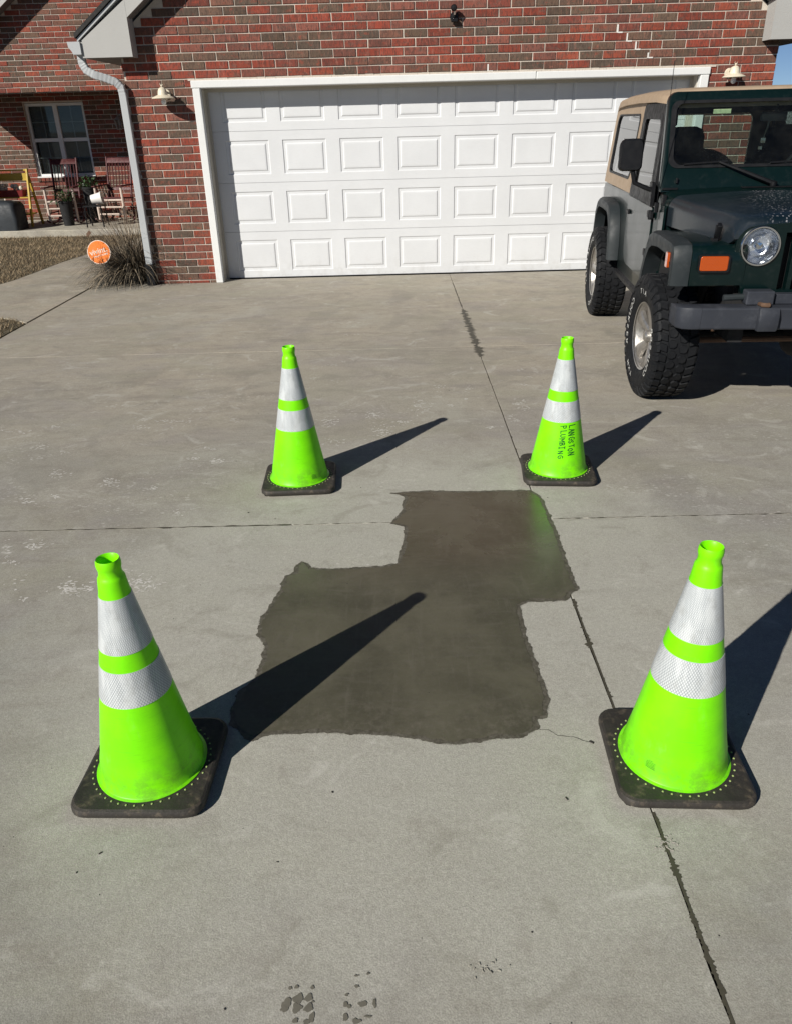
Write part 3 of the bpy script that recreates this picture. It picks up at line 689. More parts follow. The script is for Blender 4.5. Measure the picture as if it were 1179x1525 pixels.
def brick_geo(mb, x0, x1, z0, z1, face, rg, depth=.02):
    t = rg.choice(RED) if rg.random() < .58 else rg.choice(BRN); f = rg.uniform(.82, 1.15); t = tuple(c*f for c in t)
    y = face+rg.uniform(-.0022, .0018); c = .004; j = lambda s: rg.uniform(-s, s)
    tl = [(x0+j(.0015), z0+j(.001)), (x1+j(.0015), z0+j(.001)), (x1+j(.0015), z1+j(.001)), (x0+j(.0015), z1+j(.001))]
    inn = [(x0+c, z0+c), (x1-c, z0+c), (x1-c, z1-c), (x0+c, z1-c)]
    v = [(a, face+depth, b) for a, b in tl]+[(a, y+.003, b) for a, b in tl]+[(a, y+j(.0012), b) for a, b in inn]
    fs = [(8, 9, 10, 11)]
    for i in range(4):
        k = (i+1) % 4; fs += [(i, k, 4+k, 4+i), (4+i, 4+k, 8+k, 8+i)]
    mb.add(v, fs, t)
FACE = -.22
def gable_in(x, z): return z < 2.57+.75*(3.46-abs(x)) and abs(x) <= 3.462
HOLE = (-2.742, 2.762, -1, 2.093)
gw = MB()   # mortar body with opening
gw.box(-3.455, -2.742, FACE+.009, .0, 0, 2.093); gw.box(2.762, 3.455, FACE+.009, .0, 0, 2.093)
gw.prism([(-3.455, 2.093), (3.455, 2.093), (3.455, 2.5), (0, 5.09), (-3.455, 2.5)], lambda x, z: (x, FACE+.009, z), lambda x, z: (x, 0, z))
gwall = HB(gw, 'garage_wall', M['mortar'])
br = wall_bricks(-3.46, 3.46, .0, 5.0, FACE, [HOLE], gable_in, 3, phase=-3.189+.0005, zshift=0)
br.sort(key=lambda b: (b[2] > 2.95, math.hypot((b[0]+b[1])/2+.6, 3.2*(b[2]-1.2) if b[2] > 2.9 else 0)))
rg = random.Random(11); near = br[:300] if False else None
vis = [b for b in br if b[2] < 2.9]
vis.sort(key=lambda b: -(b[1]-b[0])*(b[3]-b[2])/((( (b[0]+b[1])/2+.6)**2+87+(b[2]-1.65)**2)))
big = set(map(id, vis[:300]))
rest = MB()
for b in br:
    if id(b) in big:
        mb = MB(); brick_geo(mb, *b, FACE, rg); o = mb.build('brick', M['brick']); o.parent = gwall
    else: brick_geo(rest, *b, FACE, rg)
o = rest.build('remaining_bricks', M['brick']); o.parent = gwall; o['kind'] = 'stuff'
# side walls of the garage
sw = MB(); sw.box(-3.454, -3.40, .0, 7.0, 0, 2.5); sw.box(3.40, 3.454, .0, 7.0, 0, 2.5)
swl = HB(sw, 'side_wall', M['mortar'])
sb = MB(); rgs = random.Random(5)
for k, (p, q, r_, s_) in enumerate(wall_bricks(-.19, 6.9, 0, 2.45, 0, [], lambda x, z: True, 9)):
    t = rgs.choice(RED) if rgs.random() < .58 else rgs.choice(BRN)
    for sx in (-1, 1): sb.add([(sx*3.463, p, r_), (sx*3.463, q, r_), (sx*3.463, q, s_), (sx*3.463, p, s_), (sx*3.44, p, r_), (sx*3.44, q, r_), (sx*3.44, q, s_), (sx*3.44, p, s_)], [(0, 1, 2, 3) if sx > 0 else (3, 2, 1, 0), (0, 4, 5, 1), (3, 2, 6, 7), (0, 3, 7, 4), (1, 5, 6, 2)], t)
o = sb.build('side_bricks', M['brick']); o.parent = swl; o['kind'] = 'stuff'
# dark garage interior behind the door, so that nothing shines through
gi = MB(); gi.box(-3.39, 3.39, .08, .12, 0, 2.5); HB(gi, 'inner_wall', M['dark_room'])

# trim and jambs
tr = MB()
tr.box(-2.742, -2.66, -.243, -.16, .0, 2.022); HB(tr, 'door_trim', M['trim_white'], bevel=.006)
tr = MB(); tr.box(2.672, 2.762, -.243, -.16, .0, 2.022); HB(tr, 'door_trim', M['trim_white'], bevel=.006)
tr = MB(); tr.box(-2.752, .92, -.247, -.16, 2.0225, 2.095); HB(tr, 'door_trim', M['trim_white'], bevel=.007)
tr = MB(); tr.box(.923, 2.770, -.247, -.16, 2.0225, 2.093); HB(tr, 'door_trim', M['trim_white'], bevel=.007)
tr = MB(); tr.box(-2.742, -2.655, -.1599, .07, .0, 2.02); HB(tr, 'door_jamb', M['jamb'])
tr = MB(); tr.box(2.667, 2.762, -.1599, .07, .0, 2.02); HB(tr, 'door_jamb', M['jamb'])
tr = MB(); tr.box(-2.742, 2.762, -.1599, .07, 2.0201, 2.093); HB(tr, 'door_jamb', M['jamb'])
tr = MB(); tr.box(-2.6549, -2.63, -.035, -.012, .0, 1.99); tr.box(2.642, 2.6669, -.035, -.012, .0, 1.99); tr.box(-2.6549, 2.6669, -.035, -.012, 1.9901, 2.0199)
HB(tr, 'door_stop', M['jamb'])
# ragged mortar bead above the lintel and caulk patches
mb = MB(); x = -2.78
while x < 2.78:
    l = rg.uniform(.03, .09); h = .008+.010*rg.random(); mb.box(x, x+l, FACE-.006-.006*rg.random(), FACE+.01, 2.094, 2.098+h); x += l+.001
HB(mb, 'lintel_mortar', M['mortar'])
mb = MB()
def cpatch(u0, z0, w_, h, e=.0): mb.box(u0, u0+w_, FACE-.004, FACE+.006, z0, z0+h)
CZ = [Z0+i*PZ for i in range(50)]
for (x, z, h) in [(1.74, 2.425, .075), (1.845, 2.345, .075), (1.945, 2.268, .075), (2.085, 2.19, .05), (.40, 2.105, .07)]:
    cpatch(x, z, .014, h); cpatch(x+.0145, z-.002, .045, .012)
HB(mb, 'caulk_patch', M['caulk'])

# garage door: four sections, embossed panels
gd = MB(); gd.box(-2.70, 2.70, .045, .06, 0, 2.13); gdoor = HB(gd, 'garage_door', M['door_white'])
gdoor.location = (0, .22, 0)
PITCHX, PW, TO, BO = .645, .4923, .0943, .0874
def emboss(mb, x0, x1, z0, z1):
    rings = [(0, .0), (.010, .009), (.034, .009), (.046, .001), (.06, .0)]
    v = []; 
    for d, y in rings: v += [(x0+d, y, z0+d), (x1-d, y, z0+d), (x1-d, y, z1-d), (x0+d, y, z1-d)]
    fs = []
    for k in range(len(rings)-1):
        for i in range(4): j = (i+1) % 4; fs.append((k*4+i, k*4+j, k*4+4+j, k*4+4+i))
    fs.append(tuple(range(len(rings)*4-4, len(rings)*4))); mb.add(v, fs)
for s in range(4):
    z0 = s*.5333; z1 = z0+.5333
    xs = [-2.70]
    for i in range(8): c = (i-3.5)*PITCHX; xs += [c-PW/2, c+PW/2]
    xs.append(2.70); zs = [z0+.0015, z0+BO, z1-TO, z1-.0015]
    mb = MB()
    for i in range(17):
        for k in range(3):
            if k == 1 and i % 2 == 1: continue
            mb.add([(xs[i], 0, zs[k]), (xs[i+1], 0, zs[k]), (xs[i+1], 0, zs[k+1]), (xs[i], 0, zs[k+1])], [(0, 1, 2, 3)])
    # lips
    mb.add([(-2.7, 0, z0+.0015), (2.7, 0, z0+.0015), (2.7, .03, z0-.004), (-2.7, .03, z0-.004)], [(3, 2, 1, 0)])
    mb.add([(-2.7, 0, z1-.0015), (2.7, 0, z1-.0015), (2.7, .03, z1-.006), (-2.7, .03, z1-.006)], [(0, 1, 2, 3)])
    sec = mb.build('door_section', M['door_white'], gdoor, weld=True)
    for i in range(8):
        c = (i-3.5)*PITCHX; mb = MB(); emboss(mb, c-PW/2, c+PW/2, z0+BO, z1-TO); mb.build('panel', M['door_white'], gdoor)
mb = MB(); mb.box(-2.69, 2.69, -.002, .03, .001, .012); mb.build('bottom_seal', M['black_plastic'], gdoor)

# roof, fascia, cornice returns, gutters
YF = -.42
def pr2(poly, y0, y1, name, mat, **kw):
    mb = MB(); mb.prism(poly, lambda x, z: (x, y0, z), lambda x, z: (x, y1, z)); return HB(mb, name, mat, **kw)
for sx in (-1, 1):
    f = lambda pts: [(sx*x, z) for x, z in pts]
    xo = 3.765; zb = 2.315
    # boxed return (front board) and its sides
    pr2(f([(3.27, zb), (xo, zb), (xo, 2.47), (3.27, 2.655+.155)]), YF, YF+.02, 'cornice_return', M['fascia'])
    pr2(f([(3.27, zb+.001), (3.285, zb+.001), (3.285, 2.80), (3.27, 2.80)]), YF+.0201, FACE-.001, 'return_side', M['fascia'])
    # seams on return board
    # rake board
    a, b = (xo, 2.47), (0, 2.47+.75*xo)
    pr2(f([(3.269, 2.47+.75*(xo-3.269)-.0), (0, 2.47+.75*xo), (0, 2.47+.75*xo-.19), (3.269, 2.47+.75*(xo-3.269)-.185)]), YF+.001, YF+.021, 'rake_board', M['fascia'])
    # rake soffit
    mb = MB(); c0 = 2.47+.75*(xo-3.27)-.18; c1 = 2.47+.75*xo-.18
    mb.add([(sx*3.27, YF+.022, c0), (0, YF+.022, c1), (0, FACE-.0005, c1), (sx*3.27, FACE-.0005, c0), (sx*3.27, YF+.022, c0+.015), (0, YF+.022, c1+.015), (0, FACE-.0005, c1+.015), (sx*3.27, FACE-.0005, c0+.015)],
           [(0, 1, 2, 3), (4, 7, 6, 5), (0, 4, 5, 1), (3, 2, 6, 7), (0, 3, 7, 4), (1, 5, 6, 2)]); HB(mb, 'rake_soffit', M['soffit'])
    # roof slab + shingles edge + drip strip
    e0 = (xo+.045, 2.47-.034+.02)
    pr2(f([(e0[0], e0[1]), (0, e0[1]+.75*e0[0]), (0, e0[1]+.75*e0[0]+.03), (e0[0], e0[1]+.03)]), YF-.012, 7.5, 'drip_edge', M['downspout'])
    pr2(f([(e0[0]+.015, e0[1]+.0305), (0, e0[1]+.75*(e0[0]+.015)+.0305), (0, e0[1]+.75*(e0[0]+.015)+.085), (e0[0]+.015, e0[1]+.075)]), YF-.03, 7.5, 'roof', M['shingle'])
    # horizontal eave soffit running back, and eave fascia
    mb = MB(); mb.box(min(sx*3.456, sx*xo), max(sx*3.456, sx*xo), YF+.021, 7.4, zb+.002, zb+.014); HB(mb, 'eave_soffit', M['soffit'])
    mb = MB(); mb.box(min(sx*3.2855, sx*3.4555), max(sx*3.2855, sx*3.4555), YF+.0205, FACE-.001, zb+.002, zb+.014); HB(mb, 'eave_soffit', M['soffit'])
    mb = MB(); mb.box(min(sx*(xo-.0), sx*(xo+.018)), max(sx*xo, sx*(xo+.018)), YF, 7.4, zb, 2.455); HB(mb, 'eave_fascia', M['fascia'])
    # gutter, K profile
    gp = [(0, 0), (.085, 0), (.10, .035), (.125, .065), (.13, .115), (.118, .115), (.112, .072), (.09, .045), (.078, .008), (.008, .008), (.008, .11), (0, .11)]
    pr2([(sx*(xo+.0185+x), 2.345+z) for x, z in gp], YF-.02, 7.4, 'gutter', M['downspout'])
    pr2([(sx*(xo+.0185+x), 2.345+z) for x, z in [(0.001, 0.001), (.084, 0.001), (.099, .035), (.124, .065), (.129, .114), (0.001, .114)]], YF-.023, YF-.0201, 'gutter_cap', M['downspout'])
# downspout with crimped elbows
def rect_tube(path, wds, dps, updir):
    secs = []
    P = [Vector(p) for p in path]
    for i, p in enumerate(P):
        t = (P[min(i+1, len(P)-1)]-P[max(i-1, 0)]).normalized(); a = Vector((1, 0, 0)) if abs(t.x) < .3 else t.cross(Vector((0, 1, 0))).normalized()
        a = (a-t*a.dot(t)).normalized(); b = t.cross(a)
        wv, dv = wds[i]/2, dps[i]/2; c = .008
        secs.append([p+a*x+b*y for x, y in ((-wv+c, -dv), (wv-c, -dv), (wv, -dv+c), (wv, dv-c), (wv-c, dv), (-wv+c, dv), (-wv, dv-c), (-wv, -dv+c))])
    return secs
path = []; wd = []
key = [(-3.83, -.33, 2.345), (-3.83, -.33, 2.27), (-3.80, -.33, 2.21), (-3.72, -.33, 2.165), (-3.62, -.31, 2.135), (-3.53, -.29, 2.10), (-3.485, -.275, 2.05), (-3.478, -.27, 1.97), (-3.480, -.268, 1.2), (-3.49, -.268, .22)]
for i in range(len(key)-1):
    a, b = Vector(key[i]), Vector(key[i+1]); k = 5 if i < 7 else 2
    for j in range(k): path.append(a.lerp(b, j/k)); wd.append(.075 if (len(path) % 2 == 0 and i < 7) else .079 if i < 7 else .080)
path.append(Vector(key[-1])); wd.append(.080)
mb = MB(); mb.loft(rect_tube(path, wd, [x*.70 for x in wd], None)); HB(mb, 'downspout', M['downspout'])
mb = MB(); mb.loft(rect_tube([(-3.49, -.268, .24), (-3.495, -.272, .0)], [.10, .10], [.085, .085], None)); HB(mb, 'drain_adapter', M['black_plastic'])
mb = MB(); mb.box(-3.54, -3.43, -.226, -.2215, 1.16, 1.19); HB(mb, 'downspout_strap', M['downspout'])

# ---- porch wing
YU, YB = 5.0, 6.5
wing = MB()
slope = .72; xr0, zr0 = -6.817, 3.334      # rake lower edge passes here
def wing_in(x, z): return z < zr0+slope*(x-xr0)+.12 and z > 2.232
wx0 = -8.22
poly = [(wx0, 2.235), (-2.6, 2.235), (-2.6, 6.2), (-2.9, zr0+slope*(-2.9-xr0)+.1), (wx0, zr0+slope*(wx0-xr0)+.1)]
wing.prism(poly, lambda x, z: (x, YU+.009, z), lambda x, z: (x, YU+.25, z))
wing = HB(wing, 'wing_wall', M['mortar'])
bs = wall_bricks(wx0, -2.7, 2.236, 5.5, YU, [], wing_in, 21, phase=.1, zshift=.029, px=.246, pz=.0775)
mb = MB(); rg2 = random.Random(31)
for b in bs: brick_geo(mb, *b, YU, rg2)
o = mb.build('wing_bricks', M['brick'], wing); o['kind'] = 'stuff'
back = MB(); back.box(wx0, -7.46, YB+.009, YB+.2, .1, 2.5); back.box(-6.34, -3.0, YB+.009, YB+.2, .1, 2.5); back.box(-7.46, -6.34, YB+.009, YB+.2, .1, .855); back.box(-7.46, -6.34, YB+.009, YB+.2, 2.122, 2.5)
back = HB(back, 'porch_wall', M['mortar'])
bs = wall_bricks(wx0, -3.0, .10, 2.4, YB, [(-7.46, -6.34, .78, 2.122)], lambda x, z: True, 22, phase=.05, zshift=.03, px=.246, pz=.080)
mb = MB()
for b in bs: brick_geo(mb, *b, YB, rg2)
for i in range(14):   # rowlock sill
    x = -7.47+i*.082; brick_geo(mb, x, x+.072, .79, .855, YB-.03, rg2, .04)
o = mb.build('porch_bricks', M['brick'], back); o['kind'] = 'stuff'
mb = MB(); mb.box(wx0, -3.0, YU+.2501, YB+.2, 2.30, 2.33); HB(mb, 'porch_ceiling', M['soffit'])
mb = MB(); mb.box(wx0, -3.0, YU+.04, YU+.25, 2.228, 2.2345); HB(mb, 'beam_soffit', M['soffit'])
mb = MB(); mb.box(-8.43, wx0+.12, YU+.2502, YB+.2, 2.19, 2.2995); HB(mb, 'side_beam', M['fascia'])
mb = MB(); mb.box(-8.10, -7.72, YU+.02, YU+.24, .1, 2.2199); post = HB(mb, 'porch_post', M['mortar'])
mb = MB(); rg3 = random.Random(2)
for k in range(26):
    z = .11+k*.08
    for i in range(2):
        x = -8.10+i*.19+(0 if k % 2 else .0); brick_geo(mb, x, x+.18, z, z+.0695, YU+.015, rg3)
o = mb.build('post_bricks', M['brick'], post); o['kind'] = 'stuff'
mb = MB(); mb.prism([(-9.2, 4.72), (-3.6, 4.56), (-3.2, 4.56), (-3.2, 6.6), (-9.2, 6.6)], lambda x, y: (x, y, -.1), lambda x, y: (x, y, .10)); HB(mb, 'porch_floor', M['porch_slab'], bevel=.006)
# rake of the wing
def wz(x): return zr0+slope*(x-xr0)
for nm, o1, o2, y0, y1, mt in (('rake_board', .0, .20, YU-.27, YU-.25, 'fascia'), ('drip_edge', .2005, .225, YU-.285, YU+2, 'downspout'), ('roof', .2255, .30, YU-.30, YU+2, 'shingle')):
    pr2([(-8.43, wz(-8.43)+o1), (-3.2, wz(-3.2)+o1), (-3.2, wz(-3.2)+o2), (-8.43, wz(-8.43)+o2)], y0, y1, nm, M[mt])
pr2([(-8.43, wz(-8.43)+.02), (-3.2, wz(-3.2)+.02), (-3.2, wz(-3.2)+.035), (-8.43, wz(-8.43)+.035)], YU-.249, YU-.0005, 'rake_soffit', M['soffit'])
# window of the porch wall
win = empty('window', (0, .22, 0)); win.parent = house
W0, W1, H0, H1, WY = -7.45, -6.35, .865, 2.115, YB+.09
mb = MB()
for (a, b, c, d) in [(W0, W0+.045, H0, H1), (W1-.045, W1, H0, H1), (W0+.045, W1-.045, H1-.045, H1), (W0+.045, W1-.045, H0, H0+.05)]: mb.box(a, b, WY-.03, WY+.05, c, d)
mid = (W0+W1)/2; mb.box(mid-.04, mid+.04, WY-.032, WY+.05, H0+.0502, H1-.0452)
rail = 1.50
mb.box(W0+.0452, mid-.0402, WY-.015, WY+.03, rail-.03, rail+.03); mb.box(mid+.0402, W1-.0452, WY-.015, WY+.03, rail-.03, rail+.03)
mb.build('window_frame', M['trim_white'], win)
mb = MB(); mb.box(W0-.01, W1+.01, YB-.015, WY-.031, H0-.02, H0+.012); mb.build('window_sill', M['trim_white'], win)
for (a, b) in ((W0+.05, mid-.045), (mid+.045, W1-.05)):
    for (c, d) in ((H0+.055, rail-.035), (rail+.035, H1-.05)):
        mb = MB(); mb.box(a, b, WY+.003, WY+.007, c, d); mb.build('pane', M['house_glass'], win)
        mb = MB(); cx = (a+b)/2; cz = (c+d)/2; mb.box(cx-.008, cx+.008, WY+.008, WY+.013, c, d); mb.box(a, cx-.0082, WY+.008, WY+.013, cz-.008, cz+.008); mb.box(cx+.0082, b, WY+.008, WY+.013, cz-.008, cz+.008); mb.build('muntin', M['trim_white'], win)
mb = MB(); z = H1-.06
while z > H0+.42 if False else z > rail-.02: 
    for (a, b) in ((W0+.06, mid-.05), (mid+.05, W1-.06)): mb.add([(a, WY+.035, z), (b, WY+.035, z), (b, WY+.052, z+.021), (a, WY+.052, z+.021)], [(0, 1, 2, 3)])
    z -= .026
o = mb.build('blind_slats', M['blind'], win); o['kind'] = 'stuff'
mb = MB(); mb.box(W0, W1, WY+.30, WY+.33, H0-.1, H1+.1); mb.box(W0+.06, W0+.5, WY+.10, WY+.12, H0, rail-.05); mb.build('window_interior', M['blind'], win)
mb = MB(); mb.box(W0-.1, W1+.1, WY+.331, WY+.34, H0-.2, H1+.2); mb.build('room_back', M['dark_room'], win)

# ================================================================== WALL LIGHTS
def barn_light(x, z, lab, rz=0):
    e = empty('wall_lamp', (x, FACE-.002, z), rz); tag(e, lab, 'wall lamp', 'cream lamps either side of the garage door')
    mb = MB(); mb.lathe([(.001, -.012), (.045, -.012), (.05, -.004), (.05, 0)], 24, ax='y'); mb.build('back_plate', M['lamp_cream'], e, smooth=True)
    mb = MB(); mb.tube([(0, -.01, .02), (0, -.06, .045), (0, -.11, .05), (0, -.15, .035)], .011, 10); mb.build('arm', M['lamp_cream'], e, smooth=True)
    mb = MB(); mb.lathe([(.001, .062), (.018, .060), (.036, .048), (.046, .026), (.050, .0), (.052, -.010), (.070, -.016), (.105, -.030), (.118, -.040), (.117, -.044), (.10, -.038), (.06, -.022), (.04, -.016)], 36, o=(0, -.15, 0)); mb.build('shade', M['lamp_cream'], e, smooth=True, ang=50)
    mb = MB(); mb.lathe([(.014, -.02), (.016, -.045), (.024, -.062), (.027, -.078), (.022, -.094), (.010, -.104), (.001, -.106)], 20, o=(0, -.15, 0)); mb.build('bulb', M['bulb'], e, smooth=True)
    mb = MB(); mb.lathe([(.006, .062), (.010, .074), (.004, .084), (.001, .086)], 12, o=(0, -.15, 0))
    for s in (-1, 1): mb.tube([(s*.004, -.15, .078), (s*.014, -.15, .088), (s*.012, -.15, .10)], .004, 6)
    mb.build('finial', M['lamp_cream'], e, smooth=True)
    return e
barn_light(-3.03, 1.975, 'cream barn style lamp on the brick left of the garage door')
barn_light(2.975, 2.03, 'cream barn style lamp on the brick right of the garage door, above the vehicle')
# black motion flood light over the door
e = empty('flood_light', (.045, FACE-.002, 2.655)); tag(e, 'small black floodlight on the brick above the garage door', 'floodlight')
mb = MB(); mb.lathe([(.001, -.02), (.04, -.02), (.045, 0)], 20, ax='y', o=(0, 0, -.05)); mb.build('mounting_plate', M['black_plastic'], e, smooth=True)
mb = MB(); mb.tube([(0, -.02, -.05), (0, -.05, -.03), (0, -.07, 0)], .012, 8); mb.build('arm', M['chrome'], e)
mb = MB(); mb.lathe([(.001, .05), (.026, .045), (.032, .02), (.030, 0), (.022, -.01), (.001, -.012)], 20, ax='y', o=(-.01, -.10, .02)); mb.build('lamp_head', M['black_plastic'], e, smooth=True)
mb = MB(); mb.box(-.035, .035, -.06, -.02, -.10, -.065); mb.build('sensor', M['black_plastic'], e, bevel=.006)
# porch lantern
e = empty('porch_lantern', (-5.70, YB-.002, 1.74)); tag(e, 'small lantern in the shade on the porch back wall', 'lantern')
mb = MB(); mb.box(-.03, .03, -.02, 0, -.02, .16); mb.tube([(0, -.02, .12), (0, -.08, .16), (0, -.11, .14)], .008, 6); mb.build('bracket', M['stake'], e)
mb = MB()
for a in range(6):
    t0, t1 = R(60*a), R(60*a)
    mb.tube([(.045*math.cos(t0), -.11+.045*math.sin(t0), -.09), (.075*math.cos(t1), -.11+.075*math.sin(t1), .07)], .005, 4)
mb.lathe([(.047, -.095), (.047, -.085), (.001, -.085)], 6, o=(0, -.11, 0)); mb.lathe([(.085, .07), (.05, .10), (.001, .13)], 6, o=(0, -.11, 0)); mb.build('lantern_frame', M['stake'], e)
mb = MB(); mb.lathe([(.040, -.08), (.068, .065)], 6, o=(0, -.11, 0)); mb.build('lantern_glass', M['clear_lens'], e)

# ================================================================== CONES
def rc(z): return .1455-(z-.03)*(.1455-.031)/(.66-.03)
STR = {  # marker strokes in a unit box (x right, y up)
 'L': [[(0, 1), (0, 0), (.7, 0)]], 'A': [[(0, 0), (.4, 1), (.8, 0)], [(.15, .4), (.65, .4)]], 'N': [[(0, 0), (0, 1), (.7, 0), (.7, 1)]],
 'G': [[(.75, .85), (.4, 1), (.05, .7), (.05, .25), (.4, 0), (.75, .2), (.75, .5), (.45, .5)]], 'S': [[(.7, .85), (.35, 1), (.05, .78), (.35, .52), (.7, .25), (.35, 0), (0, .15)]],
 'T': [[(0, 1), (.8, 1)], [(.4, 1), (.4, 0)]], 'O': [[(.4, 1), (.05, .7), (.05, .3), (.4, 0), (.75, .3), (.75, .7), (.4, 1)]], 'P': [[(0, 0), (0, 1), (.5, .95), (.65, .72), (.5, .5), (0, .48)]],
 'U': [[(0, 1), (0, .25), (.35, 0), (.7, .25), (.7, 1)]], 'M': [[(0, 0), (0, 1), (.42, .4), (.85, 1), (.85, 0)]], 'B': [[(0, 0), (0, 1), (.5, .95), (.55, .65), (0, .52), (.6, .4), (.65, .1), (0, 0)]],
 'I': [[(.3, 0), (.3, 1)], [(0, 1), (.6, 1)], [(0, 0), (.6, 0)]]}
def cone(x, y, rz, lab, text=None, textang=0, stamp=None, name='traffic_cone', smudge=None):
    e = empty(name, (x, y, 0), rz); tag(e, lab, 'traffic cone', 'lime green traffic cones round the wet patch')
    # base
    mb = MB(); o_ = rrect(-.184, .184, -.184, .184, .05, 5)
    def sq(k, z): return [(a*k, b*k, z) for a, b in o_]
    mb.loft([sq(.965, .004), sq(1.0, .012), sq(1.0, .024), sq(.985, .031), sq(.95, .034)], True, False)
    k = len(mb.v)-len(o_); mb.add(mb.v[k:], [tuple(range(len(o_)))]); mb.add(mb.v[:len(o_)], [tuple(range(len(o_)))[::-1]])
    for i in range(-1, 2):
        for j in range(-1, 2):
            if i or j: mb.lathe([(.014, .0), (.016, .006), (.016, .012)], 8, o=(i*.155, j*.155, 0), caps=True)
    base = mb.build('cone_base', M['cone_base'], e, smooth=True, ang=40)
    # body
    prof = [(.1525, .0345), (.153, .0362), (.1505, .0378), (.1472, .0385), (.1450, .041)]
    for i in range(1, 24): z = .044+(.645-.044)*i/24; prof.append((rc(z)+(.0012 if abs(z-.085) < .012 else 0), z))
    prof += [(.0345, .652), (.0335, .658), (.0312, .662), (.0290, .667), (.0283, .676), (.0288, .684), (.0302, .688), (.0310, .696), (.0300, .705), (.0280, .710), (.0255, .708), (.0245, .69), (.024, .66), (.03, .60)]
    mb = MB(); mb.lathe(prof, 64); mb.build('cone_body', M['lime'], e, smooth=True, ang=60)
    for (a, b) in ((.46, .61), (.31, .41)):
        mb = MB(); n = 6; mb.lathe([(rc(a)+.0002, a)]+[(rc(a+(b-a)*i/n)+.0011, a+(b-a)*i/n) for i in range(n+1)]+[(rc(b)+.0002, b)], 64); mb.build('reflective_collar', M['tape'], e, smooth=True, ang=60)
    mb = MB()
    for i in range(44):
        a = 2*math.pi*i/44; r0 = .163; mb.lathe([(.0031, .0346), (.0026, .0362), (.0001, .0367)], 6, o=(r0*math.cos(a), r0*math.sin(a), 0))
    o = mb.build('flange_dots', M['lime_dot'], e); o['kind'] = 'stuff'
    slant = math.atan((.148-.031)/.63)
    def onc(ang, z, off=.0012): r_ = rc(z)+off; return (r_*math.cos(ang), r_*math.sin(ang), z)
    if text:
        for word, ang0, zt, zb, hh, seed in text:
            mb = MB(); rgx = random.Random(seed); n = len(word); adv = (zt-zb)/n
            for i, ch in enumerate(word):
                z0 = zt-i*adv; jz = rgx.uniform(-.002, .002); k = rgx.uniform(.85, 1.1); dy = rgx.uniform(-.003, .003)-.0006*i
                for stq in STR[ch]:
                    pts = []
                    for q in range(len(stq)-1):
                        for t in range(4): pts.append((stq[q][0]+(stq[q+1][0]-stq[q][0])*t/4, stq[q][1]+(stq[q+1][1]-stq[q][1])*t/4))
                    pts.append(stq[-1])
                    P = []
                    for (a, b) in pts:
                        zz = z0-a*adv*.86+jz+b*.002; s_ = (b*k*hh+dy)
                        P.append((s_, zz))
                    wd_ = .0019
                    for q in range(len(P)-1):
                        (s0, z0_), (s1, z1_) = P[q], P[q+1]; dx, dz = s1-s0, z1_-z0_; L_ = math.hypot(dx, dz) or 1; nx, nz = -dz/L_*wd_, dx/L_*wd_; ex, ez_ = dx/L_*wd_*.6, dz/L_*wd_*.6
                        quad = [(s0+nx-ex, z0_+nz-ez_), (s0-nx-ex, z0_-nz-ez_), (s1-nx+ex, z1_-nz+ez_), (s1+nx+ex, z1_+nz+ez_)]
                        mb.add([onc(ang0+s/rc(z), z) for s, z in quad], [(0, 1, 2, 3)])
            mb.build('marker_lettering', M['marker'], e)
    if stamp:
        mb = MB(); rgx = random.Random(9); a0, zz = stamp
        for ln in range(6):
            s = -.012 if ln else -.006; end = .014 if ln else .006
            while s < end:
                l = rgx.uniform(.0012, .003); z = zz-ln*.0036-.0006*ln
                mb.add([onc(a0+s/.14, z), onc(a0+(s+l)/.14, z), onc(a0+(s+l)/.14, z-.0017), onc(a0+s/.14, z-.0017)], [(0, 1, 2, 3)]); s += l+.0007
        mb.build('printed_stamp', M['print'], e)
    return e
D = math.atan2
def camang(x, y, off=0, rz=0): return D(CAM.y-y, CAM.x-x)+off-rz
cone(-1.348, -7.932, -.031, 'large lime cone at front left, its long shadow falling over the wet patch')
cone(.141, -7.939, -.052, 'large lime cone at front right straddling the driveway joint', stamp=(camang(.141, -7.939, R(-22), -.052), .094))
cone(-1.1385, -5.951, .04, 'small looking lime cone at back left with a dark smudge near its foot', stamp=(camang(-1.1385, -5.951, R(30), .04), .085))
cone(.200, -5.917, -.088, 'lime cone at back right with handwritten LANGSTON PLUMBING in marker',
     text=[('LANGSTON', camang(.2, -5.917, R(24), -.088), .297, .140, .031, 1), ('PLUMBING', camang(.2, -5.917, R(1), -.088), .292, .128, .026, 2)])

# ================================================================== YARD SIGN + GRASS
e = empty('yard_sign', (-3.955, -.175, 0)); tag(e, 'round orange security sign on a leaning stake by the grass clump', 'sign')
ctr = Vector((-.085, -.145, .392)); 
mb = MB(); mb.tube([(0, 0, -.04), ctr+Vector((.02, .012, -.08))], .007, 6); mb.build('stake', M['stake'], e)
nrm = Vector((.05, -1, .18)).normalized(); rx = Vector((math.cos(R(14)), 0, math.sin(R(14)))); rx = (rx-nrm*rx.dot(nrm)).normalized(); ry = nrm.cross(rx) if nrm.cross(rx).z > 0 else rx.cross(nrm)
def dsc(r, o_, n=40): return [ctr+nrm*o_+rx*r*math.cos(2*math.pi*i/n)+ry*r*math.sin(2*math.pi*i/n) for i in range(n)]
mb = MB(); mb.loft([dsc(.132, -.004), dsc(.132, .004)]); mb.build('sign_rim', M['sign_white'], e)
mb = MB(); mb.loft([dsc(.1245, .002), dsc(.1245, .0055)]); mb.build('sign_face', M['orange_sign'], e)
text_mesh('vivint.', .088, lambda x, y, z: ctr+nrm*(.0065+z*.2)+rx*x+ry*(y+.012), M['sign_white'], 'sign_lettering', e, bold=.0012)
